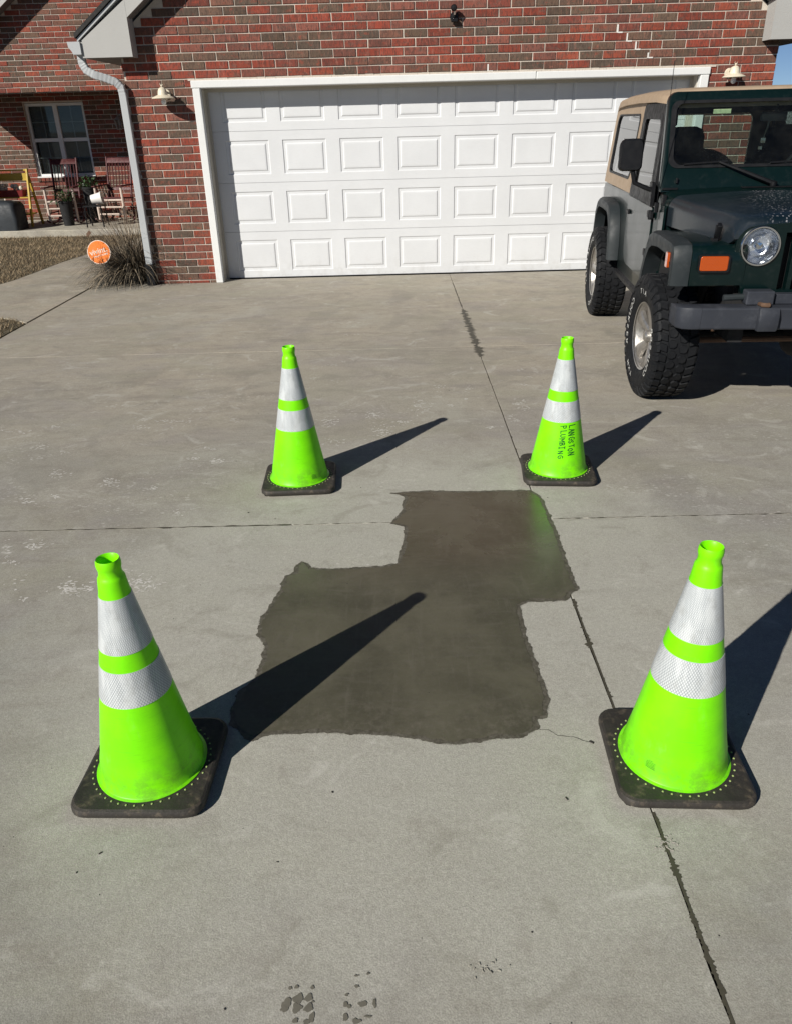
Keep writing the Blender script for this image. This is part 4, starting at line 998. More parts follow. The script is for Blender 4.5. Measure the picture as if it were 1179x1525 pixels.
text_mesh('SMART HOME', .027, lambda x, y, z: ctr+nrm*(.0065+z*.2)+rx*(x+.01)+ry*(y-.040), M['sign_white'], 'sign_lettering', e, bold=.0006)

rgp = random.Random(44); mb = MB()
def blade(mb, b, d, L_, w_, droop, tn, rg):
    P = []; v = Vector(d).normalized(); p = Vector(b); n = 6
    side = v.cross(Vector((0, 0, 1))); side = side.normalized() if side.length > .01 else Vector((1, 0, 0))
    for i in range(n+1):
        ww = w_*(1-(i/n)**1.5)+.0004; P.append((p-side*ww, p+side*ww)); p = p+v*L_/n; v = (v+Vector((0, 0, -droop/n))).normalized()
    vs_ = [q for a in P for q in a]; mb.add(vs_, [(2*i, 2*i+1, 2*i+3, 2*i+2) for i in range(n)], (tn, tn, tn))
for i in range(1700):
    a = rgp.random()*6.283; r_ = rgp.random()**.5*.17; bx, by = -3.79+r_*math.cos(a)*.95, .06+r_*math.sin(a)
    tilt = rgp.uniform(.1, 1.15); a2 = a+rgp.gauss(0, .5); d = (math.cos(a2)*tilt-.28, math.sin(a2)*tilt-.12, 1)
    tn = min(1, max(0, rgp.gauss(.10, .10))) if rgp.random() < .70 else rgp.uniform(.35, .9)
    blade(mb, (bx, by, 0), d, rgp.uniform(.3, .92), rgp.uniform(.0028, .0068), rgp.uniform(.5, 3.0), tn, rgp)
for i in range(150):
    d = (rgp.gauss(-.22, .35), rgp.gauss(0, .25), 1); blade(mb, (-3.80+rgp.gauss(0, .07), .04+rgp.gauss(0, .06), 0), d, rgp.uniform(.75, 1.0), .0022, rgp.uniform(.1, .7), rgp.uniform(.45, 1), rgp)
for i in range(26):
    d = (rgp.uniform(.3, 1), rgp.uniform(-.7, -.3), 1); blade(mb, (-3.66+rgp.gauss(0, .05), -.16, 0), d, rgp.uniform(.35, .65), .0022, 1.6, rgp.uniform(.0, .3), rgp)
o = mb.build('ornamental_grass', M['plume']); tag(o, 'arching clump of dark ornamental grass at the garage corner', 'grass clump')
# a dead leaf on the lawn
mb = MB(); mb.add([(-5.86, 4.15, .03), (-5.80, 4.12, .05), (-5.76, 4.15, .10), (-5.80, 4.17, .14), (-5.85, 4.16, .09)], [(0, 1, 2, 3, 4)])
mb.add([(-5.86, 4.15, .03), (-5.80, 4.12, .05), (-5.84, 4.06, .045)], [(0, 1, 2)])
tag(mb.build('dead_leaf', M['rust']), 'curled brown leaf lying on the lawn before the porch', 'leaf')

# ================================================================== PORCH FURNITURE
def rocker(x, y, rz, lab):
    e = empty('rocking_chair', (x, y, .10), rz); tag(e, lab, 'rocking chair', 'rocking chairs on the porch')
    for s in (-1, 1):
        pts = [(s*.25, -.42+.84*i/10, .0+.10*((i/10-.45)*2)**2+.018) for i in range(11)]
        mb = MB(); mb.tube(pts, .016, 6); mb.build('runner', M['rocker'], e, smooth=True)
        mb = MB(); mb.tube([(s*.25, -.26, .03), (s*.25, -.26, .22), (s*.25, -.26, .62)], [.022, .025, .022], 8); mb.build('front_leg', M['rocker_front'], e, smooth=True)
        mb = MB(); mb.tube([(s*.22, .18, .03), (s*.22, .20, .45), (s*.235, .36, 1.10)], .019, 8); mb.build('rear_post', M['rocker'], e, smooth=True)
        mb = MB(); mb.obox((s*.255, -.03, .635), (.035, 0, 0), (0, .28, 0), (0, 0, .011)); mb.build('arm', M['rocker'], e, bevel=.006)
        mb = MB(); mb.tube([(s*.25, -.26, .20), (s*.22, .19, .20)], .011, 6); mb.build('side_rail', M['rocker'], e)
    for z in (.16, .28, .40):
        mb = MB(); mb.tube([(-.25, -.26, z), (.25, -.26, z)], .016 if z < .4 else .019, 8); mb.build('front_rail', M['rocker_front'], e)
    mb = MB(); mb.obox((0, -.03, .42), (.25, 0, 0), (0, .25, -.02), (0, 0, .014)); mb.build('seat', M['rocker'], e, bevel=.006)
    mb = MB(); mb.obox((0, .345, 1.04), (.225, 0, 0), (0, .010, .0), (0, .02, .045)); mb.build('top_rail', M['rocker'], e, bevel=.006)
    mb = MB(); mb.obox((0, .225, .56), (.22, 0, 0), (0, .010, .0), (0, .008, .025)); mb.build('lower_rail', M['rocker'], e, bevel=.004)
    for i in range(7):
        xx = -.18+i*.06; mb = MB(); mb.tube([(xx, .23, .58), (xx, .335, 1.0)], .009, 6); mb.build('slat', M['rocker'], e)
    return e
rocker(-6.72, 5.72, R(4), 'weathered dark red rocking chair in front of the porch window')
rocker(-5.78, 5.76, R(-8), 'weathered dark red rocking chair beside the downspout')
def plant(x, y, z, lab, r=.2, n=120, pot=True, pz=.22):
    e = empty('potted_plant', (x, y, z)); tag(e, lab, 'potted plant')
    if pot: mb = MB(); mb.lathe([(.001, 0), (.09, 0), (.12, pz), (.128, pz), (.128, pz-.03)], 20); mb.build('pot', M['under'], e, smooth=True)
    mb = MB(); rg = random.Random(int(x*100))
    for i in range(n):
        v = Vector((rg.gauss(0, 1), rg.gauss(0, 1), abs(rg.gauss(0, .9)))).normalized()*r*rg.uniform(.4, 1.1)+Vector((0, 0, pz)); d = Vector((rg.gauss(0, 1), rg.gauss(0, 1), rg.gauss(0, .6))).normalized(); s = d.cross(Vector((0, 0, 1))).normalized()*.018
        mb.add([v, v+d*.03+s, v+d*.07, v+d*.03-s], [(0, 1, 2, 3)])
        if i % 6 == 0: mb.tube([(0, 0, pz-.05), v*.6+Vector((0, 0, pz*.3)), v], .003, 4)
    mb.build('foliage', M['leaf'], e); return e
plant(-6.58, 5.35, .10, 'leafy green plant beside the left rocking chair', .22, 150, True, .42)
plant(-6.25, 5.75, .10, 'green plant between the two rocking chairs', .2, 120, True, .62)
e = empty('white_bucket', (-5.98, 5.05, .55), 0, 0, 0); e.rotation_euler = (R(8), R(82), R(15)); tag(e, 'white bucket lying on its side beside the porch plants', 'bucket')
mb = MB(); mb.lathe([(.001, 0), (.075, 0), (.10, .19), (.105, .19), (.105, .175), (.101, .175), (.094, .18), (.07, .006), (.001, .006)], 28); mb.build('pail', M['white_pot'], e, smooth=True)
mb = MB(); mb.tube([(.103*math.cos(t), .103*math.sin(t)*.3, .185+.10*math.sin(t)) for t in [math.pi*i/12 for i in range(13)]], .003, 5); mb.build('handle', M['stake'], e)
mb = MB(); mb.box(-.16, .16, -.14, .14, .0, .02)
for sx in (-1, 1):
    for sy in (-1, 1): mb.tube([(sx*.14, sy*.12, 0), (sx*.15, sy*.13, -.34)], .012, 6)
o = mb.build('plant_stand', M['black_plastic']); o.location = (-5.95, 5.06, .44); tag(o, 'low dark stand under the white bucket', 'stand')
# yellow display cart with gourds
e = empty('display_cart', (-7.62, 5.35, .10)); tag(e, 'yellow painted tiered cart at the left end of the porch', 'cart')
for s in (-1, 1):
    mb = MB(); mb.obox((s*.40, .04, .48), (.016, 0, 0), (0, .028, 0), (0, .14, .48)); mb.build('side_rail', M['yellow'], e, bevel=.004)
    mb = MB(); mb.obox((s*.40, .28, .42), (.016, 0, 0), (0, .028, 0), (0, -.10, .42)); mb.build('rear_leg', M['yellow'], e, bevel=.004)
for z, y0, h in ((.84, .14, .05), (.94, .17, .012)): mb = MB(); mb.box(-.384, .384, y0-.012, y0+.012, z-h, z+h); mb.build('crossbar', M['yellow'], e)
for z, y0, d in ((.22, -.05, .30), (.50, .03, .24), (.79, .12, .16)):
    mb = MB(); mb.box(-.384, .384, y0, y0+d, z-.02, z); mb.build('shelf', M['yellow'], e)
def gourds(cx, cy, cz, n, lab, sx=.3, sy=.07):
    rg = random.Random(n)
    for i in range(n):
        mb = MB(); r_ = rg.uniform(.028, .045); q = []
        for k in range(9): t = math.pi*k/8; q.append((max(.0005, r_*math.sin(t)), -r_*.85*math.cos(t)))
        mb.lathe(q, 14)
        for j, v in enumerate(mb.v): a = math.atan2(v[1], v[0]); f = 1+.06*math.cos(a*7); mb.v[j] = (v[0]*f, v[1]*f, v[2])
        mb.tube([(0, 0, r_*.8), (.005, 0, r_*1.25)], .005, 5)
        o = mb.build('gourd', M['gourd'], smooth=True); o.location = (cx+rg.uniform(-sx, sx), cy+rg.uniform(-sy, sy), cz+r_*.85+(i % 3)*.03); o.rotation_euler = (rg.uniform(-1, 1), rg.uniform(-1, 1), 0)
        tag(o, lab, 'gourd', 'pale gourds heaped on the yellow cart')
tb = MB(); tb.loft([[(a, b, 0) for a, b in rrect(-.30, .30, -.08, .08, .03)], [(a, b, .11) for a, b in rrect(-.33, .33, -.10, .10, .03)]], True, True)
o = tb.build('red_tub', M['red_bin']); o.location = (-7.62, 5.46, .602); tag(o, 'red tub full of pale gourds on the yellow cart', 'tub')
gourds(-7.62, 5.45, .715, 16, 'pale gourd heaped in the red tub on the yellow cart')
mb = MB(); mb.loft([[(a, b, z) for a, b in rrect(-.30*k, .30*k, -.24*k, .24*k, .08*k)] for k, z in ((1.0, 0), (1.02, .2), (.98, .40), (.86, .47), (.3, .50))]);
for j, v in enumerate(mb.v): mb.v[j] = (v[0]+.02*mnoise.noise(Vector(v)*7), v[1]+.02*mnoise.noise(Vector(v)*6), v[2])
o = mb.build('covered_grill', M['cover'], smooth=True, ang=60); o.location = (-7.52, 4.93, .08); tag(o, 'low box under a dark cover before the yellow cart', 'grill')

# ================================================================== JEEP-TYPE 4x4
A = R(5.8); jx = Vector((math.cos(A), -math.sin(A), 0)); jo = Vector((.955, -4.66, 0))+jx*.84
car = empty('parked_four_by_four', (jo.x, jo.y, 0), -A); tag(car, 'dark green off-road vehicle with tan hardtop parked before the garage', 'car')
def CB(mb, name, mat, parent=None, **kw): return mb.build(name, M[mat] if isinstance(mat, str) else mat, parent or car, **kw)
WBASE = 2.37; TR = .385
# --- tub
def arc(cx, cz, r, a0, a1, n=8): return [(cx+r*math.cos(R(a0+(a1-a0)*i/n)), cz+r*math.sin(R(a0+(a1-a0)*i/n))) for i in range(n+1)]
arch = [(WBASE-.50, .50), (WBASE-.46, .72)]+[(WBASE-.34, .885), (WBASE-.22, .93), (WBASE+.22, .93), (WBASE+.34, .885), (WBASE+.46, .72), (WBASE+.50, .50)]
prof = [(.50, .50)]+arch+[(2.95, .50), (2.96, 1.07), (2.95, 1.10), (.50, 1.115)]
mb = MB(); mb.prism(prof, lambda y, z: (-.715, y, z), lambda y, z: (.715, y, z)); CB(mb, 'body_tub', 'paint', bevel=.012, seg=2)
# doors: lower skins (both sides)
for s in (-1, 1):
    dp = rrect(.66, 1.60, .60, 1.095, [.02, .02, .10, .16], 4)
    mb = MB(); mb.prism(dp, lambda y, z: (s*.7155, y, z), lambda y, z: (s*.727, y, z)); d_ = CB(mb, 'door', 'paint', bevel=.004)
    # upper door frame
    lean = lambda z: .716-(z-1.1)*.085
    dout = rrect(.72, 1.60, 1.098, 1.725, [.05, .10, .004, .004], 5); dout = [(y+(.10*(z-1.1)/.6 if y < 1.1 else 0), z) for y, z in dout]
    dinn = rrect(.80, 1.535, 1.155, 1.665, [.05, .07, .03, .03], 5); dinn = [(y+(.10*(z-1.1)/.6 if y < 1.1 else 0), z) for y, z in dinn]
    mb = MB(); mb.ring(dout, dinn, lambda y, z: (s*(lean(z)+.008), y, z), lambda y, z: (s*(lean(z)-.022), y, z)); CB(mb, 'window_frame', 'black_plastic', d_)
    mb = MB(); mid_ = [( (a[0]*.86+b[0]*.14), (a[1]*.86+b[1]*.14)) for a, b in zip(dinn, [(1.17, 1.41)]*len(dinn))]
    mb.ring(dinn, mid_, lambda y, z: (s*(lean(z)+.010), y, z), lambda y, z: (s*(lean(z)+.000), y, z)); CB(mb, 'window_seal', 'black_plastic', d_)
    mb = MB(); mb.prism(dinn, lambda y, z: (s*(lean(z)-.004), y, z), lambda y, z: (s*(lean(z)-.008), y, z)); CB(mb, 'window_glass', 'side_glass', d_)
    mb = MB(); mb.box(min(s*.7275, s*.745), max(s*.7275, s*.745), 1.45, 1.55, .97, 1.00); CB(mb, 'handle', 'black_plastic', d_, bevel=.005)
    for hz in (.80, 1.05):
        mb = MB(); mb.box(min(s*.7275, s*.748), max(s*.7275, s*.748), .60, .72, hz-.022, hz+.022); mb.lathe([(.014, -.03), (.014, .03)], 10, o=(s*.742, .64, hz), caps=True); CB(mb, 'hinge', 'black_plastic', d_, bevel=.003)
# --- hardtop
for s in (-1, 1):
    so = [(2.93, 1.72), (2.78, 1.76), (2.2, 1.765), (1.62, 1.765), (1.605, 1.45), (1.605, 1.11), (2.2, 1.11), (2.955, 1.11), (2.95, 1.45)]
    si = rrect(1.74, 2.80, 1.20, 1.665, [.09, .06, .06, .06], 5)
    # resample the outer outline by angle to match the hole
    def hit(th, poly, c=(2.28, 1.435)):
        dx, dz = math.cos(th), math.sin(th); best = None
        for i in range(len(poly)):
            (x1, z1), (x2, z2) = poly[i], poly[(i+1) % len(poly)]; ex, ez_ = x2-x1, z2-z1; den = dx*ez_-dz*ex
            if abs(den) < 1e-9: continue
            t = ((x1-c[0])*ez_-(z1-c[1])*ex)/den; u_ = ((x1-c[0])*dz-(z1-c[1])*dx)/den
            if t > 0 and -1e-6 <= u_ <= 1+1e-6 and (best is None or t < best): best = t
        return (c[0]+dx*best, c[1]+dz*best)
    so2 = [hit(math.atan2(z-1.435, y-2.28), so) for y, z in si]
    lean2 = lambda z: .722-(z-1.1)*.10
    mb = MB(); mb.ring(so2, si, lambda y, z: (s*lean2(z), y, z), lambda y, z: (s*(lean2(z)-.03), y, z)); CB(mb, 'hardtop_side', 'tan_top', smooth=True, ang=30)
    # fill corners left by resampling
    mb = MB(); mb.box(min(s*(lean2(1.11)-.031), s*(lean2(1.11)-.002)), max(s*(lean2(1.11)-.031), s*(lean2(1.11)-.002)), 1.606, 1.70, 1.111, 1.20); CB(mb, 'hardtop_side', 'tan_top')
    mb = MB(); sm = [(y*.94+2.28*.06, z*.94+1.435*.06) for y, z in si]; mb.ring(si, sm, lambda y, z: (s*(lean2(z)+.004), y, z), lambda y, z: (s*(lean2(z)-.02), y, z)); CB(mb, 'window_seal', 'black_plastic')
    mb = MB(); mb.prism(si, lambda y, z: (s*(lean2(z)-.008), y, z), lambda y, z: (s*(lean2(z)-.012), y, z)); CB(mb, 'quarter_window', 'side_glass')
def roofsec(y, w_, zt, th=.0):
    q = []
    for i in range(17):
        t = math.pi*i/16; cx = math.cos(t); sz = math.sin(t)
        q.append((-(abs(cx)**.32)*math.copysign(1, cx)*w_*-1, y, zt-.075+.085*(sz**.45)))
    return q+[(-w_+.06, y, zt-.085), (w_-.06, y, zt-.085)][::1]
mb = MB()
secs = []
for y, w_, zt in ((.800, .655, 1.775), (.815, .672, 1.79), (1.2, .680, 1.808), (1.8, .684, 1.812), (2.4, .684, 1.805), (2.75, .68, 1.79), (2.88, .668, 1.765), (2.94, .65, 1.73)): secs.append(roofsec(y, w_, zt))
mb.loft(secs); CB(mb, 'hardtop_roof', 'tan_top', smooth=True, ang=50)
# rear wall of the hardtop and its glass
ro = rrect(-.66, .66, 1.11, 1.73, [.08, .08, .004, .004], 5); ri = rrect(-.52, .52, 1.20, 1.655, .06, 5)
mb = MB(); mb.ring(ro, ri, lambda x, z: (x, 2.95-(z-1.1)*.03, z), lambda x, z: (x, 2.92-(z-1.1)*.03, z)); CB(mb, 'hardtop_rear', 'tan_top')
mb = MB(); mb.prism(ri, lambda x, z: (x, 2.93-(z-1.1)*.03, z), lambda x, z: (x, 2.926-(z-1.1)*.03, z)); CB(mb, 'rear_window', 'glass')
# --- windshield frame
tilt = lambda z: .535+(z-1.20)*.43
wo = rrect(-.725, .725, 1.20, 1.785, [.06, .06, .01, .01], 6); wo = [(x*(1-.055*(z-1.2)/.58), z) for x, z in wo]
wi = rrect(-.672, .672, 1.345, 1.730, [.05, .05, .06, .06], 6); wi = [(x*(1-.02*(z-1.34)/.37), z) for x, z in wi]
wfr = MB(); wfr.ring(wo, wi, lambda x, z: (x, tilt(z)-.022, z), lambda x, z: (x, tilt(z)+.045, z)); wfr = CB(wfr, 'windshield_frame', 'paint', bevel=.010, seg=2)
sm = [(x*.965, 1.53+(z-1.53)*.93) for x, z in wi]; lg = [(x*1.012, 1.53+(z-1.53)*1.02) for x, z in wi]
mb = MB(); mb.ring(lg, sm, lambda x, z: (x, tilt(z)-.027, z), lambda x, z: (x, tilt(z)-.005, z)); CB(mb, 'windshield_seal', 'black_plastic', wfr)
mb = MB(); mb.prism(wi, lambda x, z: (x, tilt(z)-.010, z), lambda x, z: (x, tilt(z)-.014, z)); CB(mb, 'windshield', 'glass', wfr)
mb = MB(); mb.add([(-.40, tilt(1.665)-.004, 1.645), (-.30, tilt(1.665)-.004, 1.645), (-.30, tilt(1.685)-.004, 1.675), (-.40, tilt(1.685)-.004, 1.675)], [(0, 1, 2, 3)])
M['sticker'] = simple('registration sticker', (.55, .62, .38), .6, var=.3, vscale=60); 
mb.box(-.335, -.255, tilt(1.66)-.004, tilt(1.66)-.002, 1.655, 1.672) if False else None
mb = MB(); mb.box(-.40, -.29, tilt(1.66)-.0035, tilt(1.66)-.002, 1.652, 1.678); CB(mb, 'sticker', 'sticker', wfr)
for s in (-1, 1):   # hinge straps at the base
    mb = MB(); mb.box(s*.66-.05, s*.66+.05, tilt(1.22)-.034, tilt(1.22)-.024, 1.213, 1.228); mb.box(s*.70-.012, s*.70+.012, .44, .50, 1.12, 1.19); CB(mb, 'frame_hinge', 'black_plastic', bevel=.003)
mb = MB()
for s in (-1, 1): mb.tube([(s*.62, tilt(1.26)-.035, 1.255), (s*.62, tilt(1.26)-.035, 1.285)], .008, 8)
CB(mb, 'frame_bolt', 'black_plastic')
# --- cowl
def hsec(y, w_, zb, zt, cr, r=.075):
    q = [(-w_, y, zb)]
    for i in range(7): t = R(180-90*i/6); q.append((-w_+r+r*math.cos(t), y, zt-r+r*math.sin(t)))
    for i in range(1, 8): x = (-w_+r)+(2*(w_-r))*i/8; q.append((x, y, zt+cr*(1-(x/(w_-r))**2)))
    for i in range(7): t = R(90-90*i/6); q.append((w_-r+r*math.cos(t), y, zt-r+r*math.sin(t)))
    q.append((w_, y, zb)); return q
mb = MB(); mb.loft([hsec(.385, .690, .90, 1.185, .02), hsec(.46, .705, .90, 1.200, .02), hsec(.555, .716, .90, 1.222, .012)]); CB(mb, 'cowl', 'paint', smooth=True, ang=40)
mb = MB(); mb.box(-.22, .22, .47, .52, 1.221, 1.228)
CB(mb, 'cowl_vent', 'black_plastic', bevel=.004)
# --- hood
HS = [(-.424, .490, 1.030, 1.118, .010, .088), (-.405, .494, 1.015, 1.134, .014, .090), (-.36, .500, .998, 1.146, .018, .090), (-.2, .545, .998, 1.155, .022, .085), (.1, .62, 1.004, 1.172, .024, .08), (.38, .685, 1.012, 1.193, .022, .08)]
def hband(h):
    o_ = hsec(*h[:5], r=h[5]); i_ = [(x*(1-.022/h[1]), y, z-(.022 if k not in (0, len(o_)-1) else 0)) for k, (x, y, z) in enumerate(o_)]
    return o_+i_[::-1]
mb = MB(); mb.loft([hband(h) for h in HS]); hood = CB(mb, 'hood', 'hood', smooth=True, ang=50)
mb = MB()
mb.loft([[(x, y, z) for x, z in rrect(-.33, -.25, 1.163, 1.182, .008, 2)] for y in (.20, .27)]); CB(mb, 'washer_nozzle', 'black_plastic', hood)
for s in (-1, 1):
    c = Vector((s*.548, -.30, 1.045)); t = Vector((0, -.42, .9)).normalized()
    mb = MB(); mb.obox(c, (.012, 0, 0), Vector((0, .9, .42))*.020, t*.058); mb.obox(c+Vector((s*.012, 0, -.045)), (.016, 0, 0), (0, .022, 0), (0, 0, .02)); mb.tube([c+Vector((s*.016, -.01, -.03)), c+Vector((s*.016, -.02, .05))], .007, 6); CB(mb, 'hood_latch', 'black_plastic', hood, bevel=.004)
# --- grille
gz = lambda x: 1.085-.0*(x)-(max(0, abs(x)-.33)/.15)**2.2*.085+.012*(1-(x/.5)**2)
def gw_(z): return .40+(.485-.40)*min(1, max(0, (z-.72)/.24))
left = [(-.215, .72), (-.40, .72), (-.43, .82), (-.462, .92), (-.474, .98), (-.474, 1.02), (-.460, 1.052), (-.43, 1.080), (-.38, 1.100), (-.30, 1.108), (-.215, 1.112)]
GY0, GY1 = -.425, -.375
grl = MB()
def rayhit(th, poly, c):
    dx, dz = math.cos(th), math.sin(th); best = 9
    for i in range(len(poly)):
        (x1, z1), (x2, z2) = poly[i], poly[(i+1) % len(poly)]; ex, ez_ = x2-x1, z2-z1; den = dx*ez_-dz*ex
        if abs(den) < 1e-9: continue
        t = ((x1-c[0])*ez_-(z1-c[1])*ex)/den; u_ = ((x1-c[0])*dz-(z1-c[1])*dx)/den
        if t > 0 and -1e-6 <= u_ <= 1+1e-6: best = min(best, t)
    return (c[0]+dx*best, c[1]+dz*best)
HC = (-.345, .992)
angs = sorted([2*math.pi*i/44-math.pi for i in range(44)]+[math.atan2(z-HC[1], x-HC[0]) for x, z in left])
go = [rayhit(t, left, HC) for t in angs]; gi_ = [(HC[0]+.0945*math.cos(t), HC[1]+.0945*math.sin(t)) for t in angs]
for s in (-1, 1): grl.ring([(-s*x if s > 0 else x, z) for x, z in go], [(-s*x if s > 0 else x, z) for x, z in gi_], lambda x, z: (x, GY0, z), lambda x, z: (x, GY1, z))
grl.box(-.215, .215, GY0, GY1, 1.062, 1.115); grl.box(-.215, .215, GY0, GY1, .72, .755)
for i in range(6): x = -.215+.0245+(i+1)*.0614-.0245; grl.box(x-.012, x+.012, GY0, GY1, .755, 1.062)
grl = CB(grl, 'grille', 'paint')
mb = MB(); mb.box(-.42, .42, -.345, -.33, .66, 1.03); CB(mb, 'radiator', 'under')
for s in (-1, 1):
    hx, hz = s*.345, .992
    lp = empty('headlight', (hx, GY0, hz)); lp.parent = car
    mb = MB(); mb.lathe([(.110, .002), (.110, -.006), (.104, -.014), (.097, -.014), (.094, -.004), (.094, .02)], 40, ax='y'); mb.build('bezel', M['chrome'], lp, smooth=True, ang=40)
    mb = MB(); mb.lathe([(.093, -.004), (.085, .02), (.06, .045), (.03, .058), (.001, .06)], 24, ax='y'); mb.build('reflector', M['lamp_bowl'], lp, smooth=True)
    mb = MB(); mb.lathe([(.022, .05), (.022, .02), (.018, .01), (.001, .008)], 16, ax='y'); mb.build('bulb_shield', M['chrome'], lp, smooth=True)
    mb = MB(); mb.lathe([(.093, -.006), (.08, -.013), (.05, -.019), (.001, -.022)], 32, ax='y'); mb.build('lens', M['clear_lens'], lp, smooth=True)
# --- fenders and flares
FO = [(-.425, .775), (-.43, .90), (-.425, .965), (-.40, .995), (-.30, 1.008), (.0, 1.012), (.22, 1.0), (.30, .97), (.38, .87), (.46, .70), (.50, .56)]
FI = [(-.375, .775), (-.37, .86), (-.345, .895), (-.30, .915), (-.25, .925), (.0, .93), (.16, .915), (.24, .885), (.315, .81), (.385, .67), (.42, .56)]
for s in (-1, 1):
    poly = FO+FI[::-1]
    mb = MB(); mb.prism(poly, lambda y, z: (s*.40, y, z-(.0 if z < .9 else 0)), lambda y, z: (s*.705, y, z)); fe = CB(mb, 'fender', 'paint', bevel=.006)
    n = len(FO); secs = []
    for x, k in ((.7052, 0), (.775, 0), (.802, .012), (.808, .03), (.805, .045)):
        q = []
        for i in range(n):
            (y, z), (yi, zi) = FO[i], FI[i]; L_ = math.hypot(yi-y, zi-z); t = min(.9, k/L_); q.append((s*x, y+(yi-y)*t, z+(zi-z)*t+.002))
        for i in range(n-1, -1, -1):
            (y, z), (yi, zi) = FI[i], FO[i]; q.append((s*x, y+(yi-y)*.05, z+(zi-z)*.05))
        secs.append(q)
    mb = MB(); mb.loft(secs); CB(mb, 'fender_flare', 'flare', fe, smooth=True, ang=38)
    mb = MB(); mb.box(s*.60-.078, s*.60+.078, -.452, -.4305, .855, .945) if False else None
    mb = MB(); sgp = rrect(s*.582-.078, s*.582+.078, .862, .945, .012, 3); mb.loft([[(x, -.431, z) for x, z in sgp], [(x, -.446, z) for x, z in sgp], [(s*.582+(x-s*.582)*.92, -.452, .9035+(z-.9035)*.9) for x, z in sgp]]); ts = CB(mb, 'turn_signal', 'amber', fe, smooth=True, ang=40)
    mb = MB(); mb.ring(rrect(s*.582-.086, s*.582+.086, .855, .952, .016, 3), rrect(s*.582-.0765, s*.582+.0765, .8635, .9435, .011, 3), lambda x, z: (x, -.448, z), lambda x, z: (x, -.4305, z)); CB(mb, 'signal_bezel', 'black_plastic', ts)
    mb = MB(); sp = rrect(-.345, -.29, .865, .95, .010, 3); mb.loft([[(s*.800, y, z) for y, z in sp], [(s*.818, y, z) for y, z in sp]]); CB(mb, 'side_marker', 'amber', fe, bevel=.003)
    # rear flare
    RO = [(WBASE-.50, .56), (WBASE-.49, .72), (WBASE-.44, .88), (WBASE-.36, .965), (WBASE-.25, 1.0), (WBASE, 1.005), (WBASE+.25, 1.0), (WBASE+.36, .965), (WBASE+.44, .88), (WBASE+.49, .72), (WBASE+.50, .56)]
    RI = [(WBASE-.42, .56), (WBASE-.41, .70), (WBASE-.37, .83), (WBASE-.30, .89), (WBASE-.22, .92), (WBASE, .925), (WBASE+.22, .92), (WBASE+.30, .89), (WBASE+.37, .83), (WBASE+.41, .70), (WBASE+.42, .56)]
    secs = []; n = len(RO)
    for x, k in ((.7155, 0), (.775, 0), (.800, .015), (.806, .035), (.803, .05)):
        q = []
        for i in range(n):
            (y, z), (yi, zi) = RO[i], RI[i]; L_ = math.hypot(yi-y, zi-z); t = min(.9, k/L_); q.append((s*x, y+(yi-y)*t, z+(zi-z)*t))
        for i in range(n-1, -1, -1): (y, z), (yi, zi) = RI[i], RO[i]; q.append((s*x, y+(yi-y)*.05, z+(zi-z)*.05))
        secs.append(q)
    mb = MB(); mb.loft(secs); CB(mb, 'fender_flare', 'flare', smooth=True, ang=38)
    # body side below the windshield, between fender and door, and the rocker
    mb = MB(); mb.box(min(s*.700, s*.7149), max(s*.700, s*.7149), .36, .499, .56, 1.13); CB(mb, 'body_side', 'paint')
    mb = MB(); mb.tube([(s*.69, .50, .47), (s*.69, 1.85, .47)], .045, 8, flat=(1, .8)); CB(mb, 'rocker_panel', 'black_plastic')
    mb = MB(); mb.tube([(s*.50, -.2, .93), (s*.49, .05, .62), (s*.48, .08, .40)], .028, 8); CB(mb, 'shock_absorber', 'under')
# inner wells, engine block, floor, frame
mb = MB(); mb.box(-.45, .45, -.325, .5, .55, .985); mb.box(-.699, .699, .30, .36, .56, .95); mb.box(-.55, .55, .45, 2.9, .42, .499); CB(mb, 'inner_well', 'under')
mb = MB()
for s in (-1, 1): mb.box(s*.40-.04, s*.40+.04, -.45, 2.85, .46, .56)
CB(mb, 'frame_rail', 'under')
for ly in (0, WBASE):
    mb = MB(); mb.tube([(-.62, ly, .385), (.62, ly, .385)], .038, 12); mb.lathe([(.001, -.13), (.08, -.12), (.125, -.05), (.135, 0), (.12, .05), (.07, .11), (.001, .12)], 18, ax='y', o=(.15 if ly == 0 else 0, ly, .385)); CB(mb, 'axle', 'under', smooth=True)
mb = MB(); mb.tube([(-.60, -.17, .40), (.2, -.19, .42), (.55, -.17, .40)], .017, 8); mb.tube([(-.45, -.13, .46), (.45, -.10, .56)], .017, 8); CB(mb, 'steering_link', 'rust')
for s in (-1, 1):
    pts = [(s*.42+.055*math.cos(t*.5), .0+.055*math.sin(t*.5), .43+.0052*t) for t in range(0, 80)]
    mb = MB(); mb.tube(pts, .008, 5); CB(mb, 'coil_spring', 'under', smooth=True)
